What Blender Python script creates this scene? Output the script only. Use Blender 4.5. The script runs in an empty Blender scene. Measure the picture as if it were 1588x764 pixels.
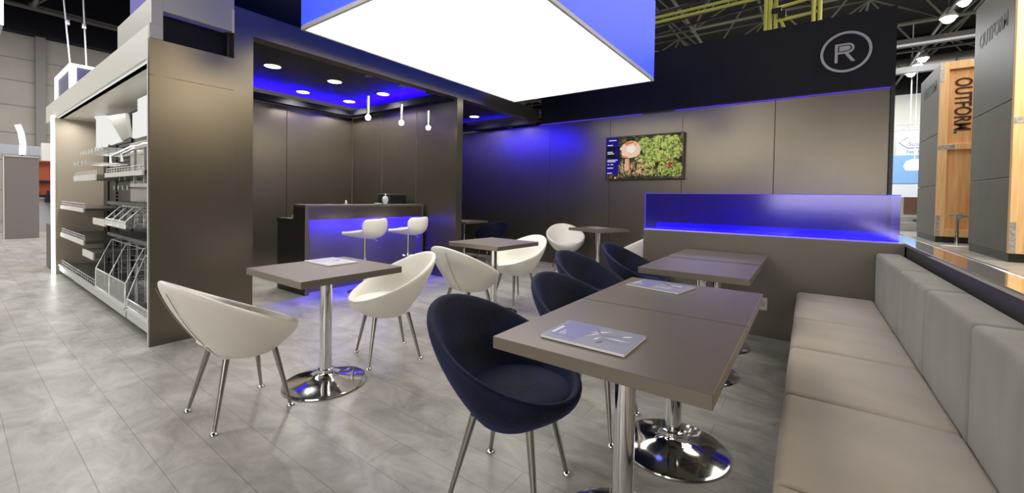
import bpy, bmesh, math, random
from mathutils import Vector, Matrix, Euler

random.seed(7)
PI = math.pi
scn = bpy.context.scene
COL = scn.collection

# ------------------------------------------------------------------ camera
F_PX, CY = 635.085, 318.263
YAW, PITCH, ROLL = 0.625849, -0.018542, 0.0155145
EYE = Vector((0, 0, 1.2))
fw = Vector((-math.sin(YAW) * math.cos(PITCH), math.cos(YAW) * math.cos(PITCH), math.sin(PITCH)))
rt0 = Vector((math.cos(YAW), math.sin(YAW), 0))
up0 = rt0.cross(fw)
rt = rt0 * math.cos(ROLL) + up0 * math.sin(ROLL)
up = -rt0 * math.sin(ROLL) + up0 * math.cos(ROLL)
cam_d = bpy.data.cameras.new('camera')
cam = bpy.data.objects.new('camera', cam_d)
COL.objects.link(cam)
m = Matrix((rt, up, -fw)).transposed().to_4x4()
m.translation = EYE
cam.matrix_world = m
cam_d.sensor_fit = 'HORIZONTAL'
cam_d.sensor_width = 36.0
cam_d.lens = F_PX / 1588 * 36.0
cam_d.shift_y = (CY - 382.0) / 1588
cam_d.clip_start = 0.02
cam_d.clip_end = 300
scn.camera = cam

# ------------------------------------------------------------------ world, exposure
scn.view_settings.view_transform = 'Standard'
scn.view_settings.look = 'None'
scn.view_settings.gamma = 1
scn.view_settings.use_curve_mapping = False
scn.view_settings.exposure = 0.0
world = bpy.data.worlds.new('hall_air')
scn.world = world
world.use_nodes = True
world.node_tree.nodes['Background'].inputs[0].default_value = (1.0, 0.97, 0.92, 1)
world.node_tree.nodes['Background'].inputs[1].default_value = 0.05

def area_light(name, loc, rot, sx, sy, power, color=(1, 1, 1), parent=None, spread=None):
    l = bpy.data.lights.new(name, 'AREA')
    l.shape = 'RECTANGLE'
    l.size, l.size_y = sx, sy
    l.energy = power
    l.color = color
    if spread: l.spread = spread
    o = bpy.data.objects.new(name, l)
    COL.objects.link(o)
    o.location = loc
    o.rotation_euler = rot
    o.parent = parent
    return o

# hall lighting: rows of roof lamps, gathered into large soft areas under the roof
area_light('hall_light', (-13, -3, 7.8), (0, 0, 0), 14, 8, 1050, (1, 0.97, 0.93))
area_light('hall_light', (-16, 4, 7.8), (0, 0, 0), 10, 8, 900, (1, 0.97, 0.93))
area_light('hall_light', (5, 12, 8.0), (0, 0, 0), 8, 14, 1100, (1, 0.93, 0.82))
area_light('added_area_light', (-9.3, -6.5, 3.7), (math.radians(90), 0, math.radians(-15)), 2.6, 1.0, 120, (1, .95, .86))  # added out of view so its reflection brightens the back wall
area_light('added_area_light', (-2.9, -6.5, 4.0), (math.radians(88), 0, 0), 2.6, 1.0, 150, (1, .95, .86))  # second added source, out of view, for the back wall's right highlight
area_light('added_area_light', (1.5, -6.0, 2.2), (math.radians(90), 0, math.radians(10)), 5, 2.4, 170, (1, .95, .88))  # unseen panel added for the bright hall behind the camera, lights front edges
area_light('added_area_light', (6.5, 4.2, 4.3), (math.radians(90), 0, math.radians(90)), 1.0, .7, 110, (1, .86, .62))  # unseen warm source added for the highlight on the end panel
area_light('hall_light', (2, 27, 8.0), (0, 0, 0), 14, 8, 1900, (0.95, 0.98, 1.0))

area_light('crate_light', (4.6, 10.0, 7.2), (math.radians(62), 0, 0), 3, 1, 520, (1, .93, .72))

# ------------------------------------------------------------------ materials
MATS = {}
def principled(name, color, rough=0.5, metal=0.0, spec=0.5, **kw):
    if name in MATS: return MATS[name]
    mt = bpy.data.materials.new(name)
    mt.use_nodes = True
    b = mt.node_tree.nodes['Principled BSDF']
    b.inputs['Base Color'].default_value = (*color, 1)
    b.inputs['Roughness'].default_value = rough
    b.inputs['Metallic'].default_value = metal
    b.inputs['Specular IOR Level'].default_value = spec
    for k, v in kw.items():
        b.inputs[k.replace('_', ' ')].default_value = v
    MATS[name] = mt
    return mt

def N(mt, t, **kw):
    n = mt.node_tree.nodes.new(t)
    for k, v in kw.items(): setattr(n, k, v)
    return n

def link(mt, a, b): mt.node_tree.links.new(a, b)

def noise_color(mt, c1, c2, scale, detail=4, lo=0.35, hi=0.65, stretch=(1, 1, 1), bump=0.0, bscale=None, coord='Object'):
    """procedural two-tone variation on base colour, optional fine bump"""
    b = mt.node_tree.nodes['Principled BSDF']
    tc = N(mt, 'ShaderNodeTexCoord')
    mp = N(mt, 'ShaderNodeMapping'); mp.inputs['Scale'].default_value = stretch
    link(mt, tc.outputs[coord], mp.inputs[0])
    nz = N(mt, 'ShaderNodeTexNoise'); nz.inputs['Scale'].default_value = scale; nz.inputs['Detail'].default_value = detail
    link(mt, mp.outputs[0], nz.inputs['Vector'])
    r = N(mt, 'ShaderNodeValToRGB')
    r.color_ramp.elements[0].position = lo; r.color_ramp.elements[0].color = (*c1, 1)
    r.color_ramp.elements[1].position = hi; r.color_ramp.elements[1].color = (*c2, 1)
    link(mt, nz.outputs[0], r.inputs[0]); link(mt, r.outputs[0], b.inputs['Base Color'])
    if bump:
        n2 = N(mt, 'ShaderNodeTexNoise'); n2.inputs['Scale'].default_value = bscale or scale * 8
        link(mt, mp.outputs[0], n2.inputs['Vector'])
        bp = N(mt, 'ShaderNodeBump'); bp.inputs['Strength'].default_value = bump; bp.inputs['Distance'].default_value = 0.01
        link(mt, n2.outputs[0], bp.inputs['Height']); link(mt, bp.outputs[0], b.inputs['Normal'])
    return mt

def emit(name, color, strength):
    if name in MATS: return MATS[name]
    mt = bpy.data.materials.new(name); mt.use_nodes = True
    nt = mt.node_tree; nt.nodes.clear()
    e = nt.nodes.new('ShaderNodeEmission'); o = nt.nodes.new('ShaderNodeOutputMaterial')
    e.inputs[0].default_value = (*color, 1); e.inputs[1].default_value = strength
    nt.links.new(e.outputs[0], o.inputs[0])
    MATS[name] = mt
    return mt

M_PANEL = noise_color(principled('bronze_laminate', (.20, .178, .146), .30, .85), (.160, .141, .113), (.170, .150, .121), 3, 3)
M_PANEL_MATTE = principled('taupe_laminate', (.16, .143, .12), .42, .4)
M_TABLE = principled('table_laminate', (.20, .172, .14), .33, .3)
M_BLACK = noise_color(principled('black_board', (.012, .013, .018), .55, 0, .25), (.007, .007, .010), (.009, .009, .013), 5)
M_DARK = principled('dark_laminate', (.03, .028, .025), .45)
M_CEIL = principled('alcove_ceiling_black', (.035, .035, .038), .7, 0, .2)
M_CHROME = principled('chrome', (.82, .82, .83), .09, 1.0)
M_STEEL = principled('brushed_steel', (.36, .34, .32), .26, 1.0)
M_WIRE = principled('wire_metal', (.78, .78, .79), .35, .55)
M_WHITE = noise_color(principled('white_leather', (.82, .80, .74), .40), (.80, .78, .72), (.85, .83, .77), 3, bump=.05, bscale=90)
M_NAVY = principled('navy_velvet', (.006, .010, .032), .75, 0, .3, Sheen_Weight=.38, Sheen_Roughness=.3)
M_NAVY.node_tree.nodes['Principled BSDF'].inputs['Sheen Tint'].default_value = (.10, .13, .55, 1)
noise_color(M_NAVY, (.0025, .0045, .018), (.008, .013, .048), 7, 6, bump=.25, bscale=40)
M_SUEDE = noise_color(principled('taupe_suede', (.50, .44, .38), .85, 0, .2, Sheen_Weight=.25), (.52, .455, .375), (.60, .53, .44), 4, 5, bump=.15, bscale=260)
M_SUEDE2 = noise_color(principled('grey_suede', (.33, .325, .29), .85, 0, .2, Sheen_Weight=.25), (.26, .25, .205), (.32, .31, .26), 5, 5, stretch=(1, 1, .4), bump=.15, bscale=260)
M_LIGHTGREY = principled('pale_grey_board', (.50, .49, .46), .4)
M_OFFWHITE = principled('off_white', (.75, .74, .71), .5)
M_BLACKPL = principled('black_plastic', (.012, .012, .013), .35)
M_SHELF = principled('shelf_grey_metal', (.17, .165, .155), .35, .6)
M_GLOSS = principled('glossy_grey_top', (.80, .76, .72), .06, .92, .9)
M_PAPER = principled('paper', (.8, .8, .8), .5)
E_BOX = emit('lightbox_diffuser', (1.0, 0.965, 0.89), 3.5)
E_BLUE = emit('blue_led', (.012, .0, 1.0), 500)
E_BAR = emit('blue_led_bar', (.02, .005, 1.0), 300)
E_BLUE_THIN = emit('blue_led_line', (.10, .04, 1.0), 1.1)
E_WHITE = emit('white_led', (1, 1, .98), 6)
E_DOWN = emit('downlight_lens', (1, .97, .9), 20)
E_BULB = emit('warm_bulb', (1, .78, .5), 40)
E_HALL = emit('roof_lamp_lens', (1, .98, .95), 30)

# ------------------------------------------------------------------ mesh helpers
def finish(name, bm, mat, parent=None, smooth=False, subsurf=0, sharp=None):
    me = bpy.data.meshes.new(name)
    bm.normal_update()
    bm.to_mesh(me); bm.free()
    mats = mat if isinstance(mat, (list, tuple)) else [mat]
    for mm in mats: me.materials.append(mm)
    if smooth:
        for p in me.polygons: p.use_smooth = True
        if sharp is not None:
            try: me.set_sharp_from_angle(angle=math.radians(sharp))
            except Exception: pass
    o = bpy.data.objects.new(name, me)
    COL.objects.link(o)
    if parent: o.parent = parent
    if subsurf:
        md = o.modifiers.new('subsurf', 'SUBSURF'); md.levels = 1; md.render_levels = subsurf
    return o

def box(bm, x0, x1, y0, y1, z0, z1, mi=0, bevel=0, seg=2):
    mat = Matrix.Translation(((x0 + x1) / 2, (y0 + y1) / 2, (z0 + z1) / 2)) @ Matrix.Diagonal((abs(x1 - x0), abs(y1 - y0), abs(z1 - z0), 1))
    r = bmesh.ops.create_cube(bm, size=1, matrix=mat)
    vs = r['verts']
    fs = {f for v in vs for f in v.link_faces}
    for f in fs: f.material_index = mi
    if bevel:
        es = list({e for v in vs for e in v.link_edges})
        bmesh.ops.bevel(bm, geom=es, offset=bevel, segments=seg, profile=.6, affect='EDGES', clamp_overlap=True)
    return vs

def tube(bm, pts, r, n=8, mi=0, closed=False, r2=None):
    pts = [Vector(p) for p in pts]
    rings = []
    L = len(pts)
    for i, p in enumerate(pts):
        if closed: d = pts[(i + 1) % L] - pts[i - 1]
        elif i == 0: d = pts[1] - p
        elif i == L - 1: d = p - pts[i - 1]
        else: d = (pts[i + 1] - p).normalized() + (p - pts[i - 1]).normalized()
        d.normalize()
        a = Vector((0, 0, 1)) if abs(d.z) < .9 else Vector((1, 0, 0))
        u = d.cross(a).normalized(); v = d.cross(u).normalized()
        rr = r if r2 is None else r + (r2 - r) * i / (L - 1)
        rings.append([bm.verts.new(p + (u * math.cos(2 * PI * k / n) + v * math.sin(2 * PI * k / n)) * rr) for k in range(n)])
    rng = range(L if closed else L - 1)
    for i in rng:
        a, b = rings[i], rings[(i + 1) % L]
        for k in range(n):
            f = bm.faces.new((a[k], a[(k + 1) % n], b[(k + 1) % n], b[k])); f.material_index = mi; f.smooth = True
    if not closed:
        f = bm.faces.new(rings[0]); f.material_index = mi
        f = bm.faces.new(rings[-1][::-1]); f.material_index = mi

def lathe(bm, prof, n=32, c=(0, 0), mi=0):
    rings = []
    for r, z in prof:
        if r < 1e-5: rings.append([bm.verts.new((c[0], c[1], z))])
        else: rings.append([bm.verts.new((c[0] + r * math.cos(2 * PI * k / n), c[1] + r * math.sin(2 * PI * k / n), z)) for k in range(n)])
    for a, b in zip(rings, rings[1:]):
        for k in range(n):
            k2 = (k + 1) % n
            if len(a) == 1 and len(b) == 1: continue
            if len(a) == 1: vs = (a[0], b[k2], b[k])
            elif len(b) == 1: vs = (a[k], a[k2], b[0])
            else: vs = (a[k], a[k2], b[k2], b[k])
            f = bm.faces.new(vs); f.material_index = mi; f.smooth = True

def prism(bm, pts, d, mi=0):
    """pts: list of 3D points of a planar outline; extrude by vector d"""
    a = [bm.verts.new(p) for p in pts]
    b = [bm.verts.new(Vector(p) + Vector(d)) for p in pts]
    n = len(pts)
    f = bm.faces.new(a[::-1]); f.material_index = mi
    f = bm.faces.new(b); f.material_index = mi
    for k in range(n):
        f = bm.faces.new((a[k], a[(k + 1) % n], b[(k + 1) % n], b[k])); f.material_index = mi

def BM(): return bmesh.new()

def empty(name, loc=(0, 0, 0), rz=0, label=None, cat=None, group=None):
    o = bpy.data.objects.new(name, None); COL.objects.link(o)
    o.empty_display_size = .1
    o.location = loc; o.rotation_euler = (0, 0, rz)
    tag(o, label, cat, group)
    return o

def tag(o, label=None, cat=None, group=None, kind=None):
    if label: o['label'] = label
    if cat: o['category'] = cat
    if group: o['group'] = group
    if kind: o['kind'] = kind
    return o

def struct(name, bm, mat, **kw):
    o = finish(name, bm, mat, **kw); o['kind'] = 'structure'; return o

def sbox(name, *a, mat=None, bevel=0):
    bm = BM(); box(bm, *a, bevel=bevel); return struct(name, bm, mat)

def dup(root, loc, rz, label=None, group=None):
    r = root.copy(); COL.objects.link(r)
    r.location = loc; r.rotation_euler = (0, 0, rz)
    if label: r['label'] = label
    if group: r['group'] = group
    for ch in list(root.children):
        c = ch.copy(); COL.objects.link(c); c.parent = r
        for g in list(ch.children):
            d = g.copy(); COL.objects.link(d); d.parent = c
    return r

def text_mesh(name, body, mat, size, depth=.004, parent=None, matrix=None, sx=1.0, bold=0.0):
    cu = bpy.data.curves.new(name, 'FONT'); cu.body = body; cu.size = size; cu.extrude = depth; cu.offset = bold
    cu.align_x = 'CENTER'; cu.align_y = 'CENTER'
    tmp = bpy.data.objects.new('tmp', cu); COL.objects.link(tmp)
    bpy.context.view_layer.update()
    dg = bpy.context.evaluated_depsgraph_get()
    me = bpy.data.meshes.new_from_object(tmp.evaluated_get(dg))
    bpy.data.objects.remove(tmp)
    if matrix is not None:
        me.transform(matrix @ Matrix.Diagonal((sx, 1, 1, 1)))
    me.materials.clear(); me.materials.append(mat)
    o = bpy.data.objects.new(name, me); COL.objects.link(o)
    if parent: o.parent = parent
    return o

# ================================================================== SETTING
# ---------------- floor: long vinyl tiles, 1.2 x 0.187 m, half offset
mf = principled('vinyl_tile_floor', (.4, .39, .37), .34, 0, .5)
b = mf.node_tree.nodes['Principled BSDF']
tc = N(mf, 'ShaderNodeTexCoord'); mp = N(mf, 'ShaderNodeMapping')
mp.inputs['Location'].default_value = (0.98, 0.0225, 0)
link(mf, tc.outputs['Object'], mp.inputs[0])
br = N(mf, 'ShaderNodeTexBrick'); br.offset = .5; br.offset_frequency = 2; br.squash = 1
br.inputs['Scale'].default_value = 1.0; br.inputs['Brick Width'].default_value = 1.2; br.inputs['Row Height'].default_value = .1875
br.inputs['Mortar Size'].default_value = .0016; br.inputs['Mortar Smooth'].default_value = .3; br.inputs['Bias'].default_value = 0
br.inputs['Color1'].default_value = (.43, .42, .39, 1); br.inputs['Color2'].default_value = (.395, .385, .36, 1); br.inputs['Mortar'].default_value = (.20, .195, .18, 1)
link(mf, mp.outputs[0], br.inputs['Vector'])
nz = N(mf, 'ShaderNodeTexNoise'); nz.inputs['Scale'].default_value = 3.0; nz.inputs['Detail'].default_value = 12; nz.inputs['Roughness'].default_value = .68; nz.inputs['Distortion'].default_value = .6
mp2 = N(mf, 'ShaderNodeMapping'); mp2.inputs['Scale'].default_value = (1, 1.7, 1)
link(mf, tc.outputs['Object'], mp2.inputs[0]); link(mf, mp2.outputs[0], nz.inputs['Vector'])
rp = N(mf, 'ShaderNodeValToRGB'); rp.color_ramp.elements[0].position = .3; rp.color_ramp.elements[0].color = (.52, .51, .50, 1)
rp.color_ramp.elements[1].position = .66; rp.color_ramp.elements[1].color = (1.15, 1.15, 1.13, 1)
link(mf, nz.outputs[0], rp.inputs[0])
mx = N(mf, 'ShaderNodeMix', data_type='RGBA', blend_type='MULTIPLY'); mx.inputs[0].default_value = 1
link(mf, br.outputs['Color'], mx.inputs[6]); link(mf, rp.outputs[0], mx.inputs[7]); link(mf, mx.outputs[2], b.inputs['Base Color'])
bp_ = N(mf, 'ShaderNodeBump'); bp_.inputs['Strength'].default_value = .25; bp_.inputs['Distance'].default_value = .004; bp_.invert = True
link(mf, br.outputs['Fac'], bp_.inputs['Height']); link(mf, bp_.outputs[0], b.inputs['Normal'])
bm = BM(); box(bm, -34, 22, -12, 40, -.1, 0); struct('floor', bm, mf)

# ---------------- hall shell
M_HALLWALL = noise_color(principled('hall_cladding', (.52, .49, .44), .7), (.50, .47, .42), (.55, .52, .465), 1.2)
bm = BM(); box(bm, -26.3, -26, -12, 40, 0, 7.5)
for z in (1.2, 2.4, 3.5, 4.6, 5.6, 6.5): box(bm, -26.0, -25.98, -12, 40, z, z + .03, 1)
struct('wall_left', bm, [M_HALLWALL, principled('cladding_joint', (.34, .32, .29), .7)])
for i, y in enumerate((2.33, 8.3, -3.6)):
    sbox('trim_%d' % (i + 1), -25.97, -25.75, y - .14, y + .14, 0, 7.6, mat=principled('pillar_grey', (.33, .32, .31), .6))
sbox('wall_left_upper', -26.3, -25.5, -12, 40, 7.5, 11, mat=M_BLACK)
sbox('wall_far', -26, 22, 33, 33.3, 0, 7.6, mat=principled('far_wall_white', (.68, .66, .61), .7))
sbox('wall_far_upper', -26, 22, 33, 33.4, 7.6, 11, mat=M_BLACK)
sbox('ceiling', -26.3, 22, -12, 40, 11, 11.2, mat=principled('hall_ceiling_dark', (.025, .024, .023), .9))

M_ROD = principled('truss_rod_grey', (.21, .195, .175), .55, .2)
def frame_rods(x0, x1, nx, y0, y1, ny, zl, zu, r):
    bm = BM()
    dx = (x1 - x0) / nx; dy = (y1 - y0) / ny
    for i in range(nx + 1):
        for j in range(ny + 1):
            p = Vector((x0 + i * dx, y0 + j * dy, zl)); q = p + Vector((dx / 2, dy / 2, zu - zl))
            if i < nx: tube(bm, [p, p + Vector((dx, 0, 0))], r, 5)
            if j < ny: tube(bm, [p, p + Vector((0, dy, 0))], r, 5)
            if i < nx and j < ny:
                tube(bm, [q, q + Vector((dx, 0, 0))], r, 5); tube(bm, [q, q + Vector((0, dy, 0))], r, 5)
                for s, t in ((0, 0), (1, 0), (0, 1), (1, 1)):
                    tube(bm, [p + Vector((s * dx, t * dy, 0)), q], r * .7, 5)
            bmesh.ops.create_icosphere(bm, subdivisions=1, radius=r * 2.2, matrix=Matrix.Translation(p))
    return bm
struct('ceiling_space_frame', frame_rods(-24, 16, 10, 2, 38, 9, 8.2, 10.2, .065), M_ROD)
# large air duct under the roof, and beams
bm = BM(); tube(bm, [(-20, 31, 8.75), (20, 31, 8.75)], .42, 20)
for x in range(-18, 20, 3): tube(bm, [(x, 31, 8.75), (x + .12, 31, 8.75)], .46, 20)
struct('trim_7', bm, principled('duct_silver', (.55, .53, .5), .4, .7))
bm = BM(); box(bm, -25.5, 20, 24, 24.25, 7.9, 8.2); box(bm, -25.5, 20, 28, 28.25, 7.7, 8.0)
tube(bm, [(-24, -12, 8.1), (-24, 33, 8.1)], .09, 6); tube(bm, [(-22, -12, 9.4), (-22, 33, 9.4)], .2, 8)
struct('trim_8', bm, principled('beam_dark', (.14, .13, .125), .6))

# ---------------- back wall of the stand: bronze panels, black upper board
def panel_wall(name, axis, pos, th, edges, z0, z1, zjoint=(), mat=M_PANEL):
    """panels standing side by side with 5 mm open joints, one mesh (pattern of the wall)"""
    bm = BM()
    zs = [z0, *zjoint, z1]
    for a, c in zip(edges, edges[1:]):
        for za, zb in zip(zs, zs[1:]):
            if axis == 'Y': box(bm, a + .003, c - .003, pos, pos + th, za + (.003 if za > z0 else 0), zb - .0, 0, .002, 1)
            else: box(bm, pos - th, pos, a + .003, c - .003, za + (.003 if za > z0 else 0), zb, 0, .002, 1)
    if axis == 'Y': box(bm, edges[0], edges[-1], pos + .012, pos + th + .02, z0, z1, 1)
    else: box(bm, pos - th - .02, pos - .012, edges[0], edges[-1], z0, z1, 1)
    return struct(name, bm, [mat, M_DARK])

panel_wall('wall_back', 'Y', 6.6, .04, [-6.8, -6.25, -5.082, -3.92, -2.74, -1.58, -.39, .765], 0, 2.575)
sbox('wall_back_upper', -4.1, .80, 6.56, 6.72, 2.6, 3.53, mat=M_BLACK)
sbox('wall_back_end', .765, .80, 6.55, 6.75, 0, 2.6, mat=M_BLACKPL)
sbox('trim_9', -1.70, .765, 6.585, 6.598, 2.579, 2.588, mat=E_BLUE_THIN)
sbox('trim_11', -4.15, -2.2, 6.585, 6.598, 2.577, 2.586, mat=E_BLUE_THIN)

# ---------------- alcove with the bar, store behind, posts and beam (front plane x = -4.1)
panel_wall('wall_alcove_back', 'X', -6.75, .04, [1.50, 2.02, 3.19, 4.35], 0, 2.60)
panel_wall('wall_alcove_right', 'Y', 4.35, .04, [-6.75, -5.88, -5.02, -4.16], 0, 2.60)
panel_wall('wall_store_left', 'X', -6.75, .04, [4.42, 5.5, 6.6], 0, 2.60)
sbox('wall_alcove_left', -6.75, -4.16, 1.46, 1.50, 0, 2.9, mat=M_PANEL)
# post with a lighter edge strip
sbox('trim_12', -4.16, -4.1, 4.30, 4.42, 0, 2.62, mat=M_PANEL)
sbox('trim_13', -4.19, -4.1, 1.487, 1.64, 0, 2.62, mat=M_PANEL)
sbox('trim_14', -4.24, -4.1, 1.487, 6.5, 2.62, 2.84, mat=M_PANEL)
# ceilings: black board above a cove ledge that carries the blue strip
sbox('ceiling_alcove', -6.79, -4.2, 1.46, 4.39, 2.80, 2.84, mat=M_CEIL)
sbox('ceiling_store', -6.79, -4.2, 4.39, 6.62, 2.80, 2.84, mat=M_CEIL)
bm = BM(); box(bm, -6.75, -6.62, 1.5, 4.35, 2.605, 2.62); box(bm, -6.62, -4.24, 4.22, 4.35, 2.605, 2.62); box(bm, -6.635, -6.62, 1.5, 4.22, 2.62, 2.70); box(bm, -6.635, -4.24, 4.22, 4.235, 2.62, 2.70); struct('trim_15', bm, M_BLACK)
bm = BM(); box(bm, -6.75, -4.24, 6.47, 6.6, 2.605, 2.62); box(bm, -6.75, -4.24, 6.47, 6.485, 2.62, 2.70); struct('trim_16', bm, M_BLACK)
bm = BM(); box(bm, -6.72, -6.69, 1.5, 4.32, 2.685, 2.695); box(bm, -6.69, -4.25, 4.27, 4.30, 2.685, 2.695)
struct('trim_17', bm, E_BLUE)
bm = BM(); box(bm, -6.74, -4.5, 6.52, 6.55, 2.68, 2.69); struct('trim_18', bm, emit('blue_led_store', (.012, 0, 1), 55))
# black upper storey set back above the beam
sbox('wall_upper_storey', -4.6, -4.5, 1.46, 6.6, 2.84, 4.6, mat=M_BLACK)

# ---------------- low parapet along the bench with its glossy top, and low partition
bm = BM(); box(bm, .61, .74, .2, 6.55, 0, .875)
struct('wall_right_low', bm, principled('low_wall_dark', (.055, .05, .043), .5))
bm = BM(); box(bm, .60, .735, .2, 6.55, .875, .90, 0, .003, 1); box(bm, .737, .747, .2, 6.55, .86, .905, 1, .002, 1)
struct('trim_19', bm, [M_GLOSS, M_CHROME])
bm = BM(); box(bm, -1.38, .60, 4.25, 4.80, 0, .892)
struct('wall_partition', bm, M_PANEL_MATTE)
bm = BM(); box(bm, -1.38, .598, 4.252, 4.798, .892, .90, 0, .002, 1)
struct('trim_20', bm, principled('partition_top', (.6, .6, .62), .35))

# ================================================================== LARGE OBJECTS
# ---------------- hanging light box
lb = empty('hanging_light_box', (-2.70, 3.58, 2.70), 0, 'large hanging box with blue sides and a glowing white underside above the tables', 'light box')
bm = BM(); box(bm, -1.06, 1.06, -1.645, 1.645, .02, .05)
finish('diffuser', bm, E_BOX, lb)
bm = BM()
for a in ((-1.085, -1.06, -1.67, 1.67), (1.06, 1.085, -1.67, 1.67), (-1.06, 1.06, -1.67, -1.645), (-1.06, 1.06, 1.645, 1.67)):
    box(bm, *a, 0, .035)
finish('bottom_frame', bm, principled('frame_white', (.7, .7, .7), .4), lb)
M_FABRIC = principled('blue_fabric', (.03, .05, .55), .7)
E_FAB = bpy.data.materials.new('backlit_blue_fabric'); E_FAB.use_nodes = True
b = E_FAB.node_tree.nodes['Principled BSDF']
b.inputs['Base Color'].default_value = (.04, .06, .6, 1); b.inputs['Emission Color'].default_value = (.035, .075, .62, 1); b.inputs['Emission Strength'].default_value = 1.25
for nm, a in (('side_panel', (-1.085, 1.085, -1.67, -1.66)), ('side_panel', (1.075, 1.085, -1.66, 1.66)), ('side_panel', (-1.085, 1.085, 1.66, 1.67)), ('side_panel', (-1.085, -1.075, -1.66, 1.66))):
    bm = BM(); box(bm, *a, .045, 1.0); finish(nm, bm, E_FAB, lb)
bm = BM(); box(bm, -1.075, 1.075, -1.66, 1.66, .97, 1.0); finish('top_cover', bm, M_BLACK, lb)

# ---------------- bench
bench = empty('upholstered_bench', (.26, 2.4, 0), 0, 'long taupe suede bench with a grey cushioned back along the low wall on the right', 'bench')
def soft_box(x0, x1, y0, y1, z0, z1, r, puff=0.0, face='z'):
    bm = BM()
    bmesh.ops.create_cube(bm, size=1, matrix=Matrix.Translation(((x0 + x1) / 2, (y0 + y1) / 2, (z0 + z1) / 2)) @ Matrix.Diagonal((x1 - x0, y1 - y0, z1 - z0, 1)))
    bmesh.ops.bevel(bm, geom=list(bm.edges), offset=r, segments=4, profile=.5, affect='EDGES')
    if puff:
        bmesh.ops.subdivide_edges(bm, edges=[e for e in bm.edges if e.calc_length() > .15], cuts=5, use_grid_fill=True)
        cx, cy, cz = (x0 + x1) / 2, (y0 + y1) / 2, (z0 + z1) / 2
        for v in bm.verts:
            u = (v.co.x - cx) / (x1 - x0) * 2; w = (v.co.y - cy) / (y1 - y0) * 2; t = (v.co.z - cz) / (z1 - z0) * 2
            if face == 'z' and t > .9: v.co.z += puff * max(0, 1 - u * u) * max(0, 1 - w * w)
            if face == 'z' and u < -.9: v.co.x -= puff * .6 * max(0, 1 - t * t) * max(0, 1 - w * w)
            if face == 'x' and u < -.9: v.co.x -= puff * max(0, 1 - t * t) * max(0, 1 - w * w)
    return bm
P0 = Vector((.26, 2.4, 0))
def shift(bm, v): bmesh.ops.translate(bm, verts=bm.verts, vec=v); return bm
ys = [4.235, 3.92, 3.27, 2.61, 1.965, 1.32, .67, .02]
for a, c in zip(ys[1:], ys):
    finish('seat_cushion', shift(soft_box(-.06, .436, a + .001, c - .001, .05, .445, .028, .014 if c - a > .4 else .006), -P0), M_SUEDE, bench, smooth=True, sharp=60)
for a, c in zip([3.24, 2.59, 1.95, 1.29, .65, .02], [4.235, 3.24, 2.59, 1.95, 1.29, .65]):
    finish('back_cushion', shift(soft_box(.436, .585, a + .001, c - .001, .30, .818, .022, .008, 'x'), -P0), M_SUEDE2, bench, smooth=True, sharp=60)
bm = BM(); box(bm, -.02, .58, .04, 4.23, 0, .05); finish('plinth', shift(bm, -P0), M_DARK, bench)

# ---------------- acrylic screen on the partition
ac = empty('acrylic_screen', (-.405, 4.33, .90), 0, 'blue lit translucent screen standing on the low grey partition', 'screen')
MA = bpy.data.materials.new('blue_frosted_acrylic'); MA.use_nodes = True
nt = MA.node_tree; nt.nodes.clear()
o_ = nt.nodes.new('ShaderNodeOutputMaterial'); tr = nt.nodes.new('ShaderNodeBsdfTransparent'); tl = nt.nodes.new('ShaderNodeBsdfTranslucent'); df = nt.nodes.new('ShaderNodeBsdfDiffuse'); gl = nt.nodes.new('ShaderNodeBsdfGlossy')
tr.inputs[0].default_value = (.36, .26, .88, 1); tl.inputs[0].default_value = (.2, .14, .7, 1); df.inputs[0].default_value = (.035, .02, .25, 1)
gl.inputs[0].default_value = (.8, .8, 1, 1); gl.inputs['Roughness'].default_value = .12
m1 = nt.nodes.new('ShaderNodeMixShader'); m1.inputs[0].default_value = .5
m2 = nt.nodes.new('ShaderNodeMixShader'); m2.inputs[0].default_value = .86
m3 = nt.nodes.new('ShaderNodeMixShader'); m3.inputs[0].default_value = .10
nt.links.new(tl.outputs[0], m1.inputs[1]); nt.links.new(df.outputs[0], m1.inputs[2])
nt.links.new(m1.outputs[0], m2.inputs[1]); nt.links.new(tr.outputs[0], m2.inputs[2])
nt.links.new(m2.outputs[0], m3.inputs[1]); nt.links.new(gl.outputs[0], m3.inputs[2]); nt.links.new(m3.outputs[0], o_.inputs[0])
bm = BM(); box(bm, -.985, .985, -.005, .005, .004, .365, 0); finish('pane', bm, MA, ac)
E_EDGE = emit('lit_acrylic_edge', (.12, .07, 1.0), .9)
bm = BM(); box(bm, -.988, -.982, -.006, .006, 0, .368); box(bm, -.988, .988, -.006, .006, .365, .369); finish('lit_edge', bm, E_EDGE, ac)
bm = BM(); box(bm, -.985, .985, .42, .43, 0.001, .045); finish('led_strip', bm, emit('added_blue_led_rear', (.004, 0, 1), 30), ac)  # rear strip added to light the partition top blue
bm = BM(); box(bm, -.985, .985, .012, .020, 0.001, .010); finish('led_strip', bm, emit('blue_led_soft', (.004, 0, 1), 25), ac)

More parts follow.
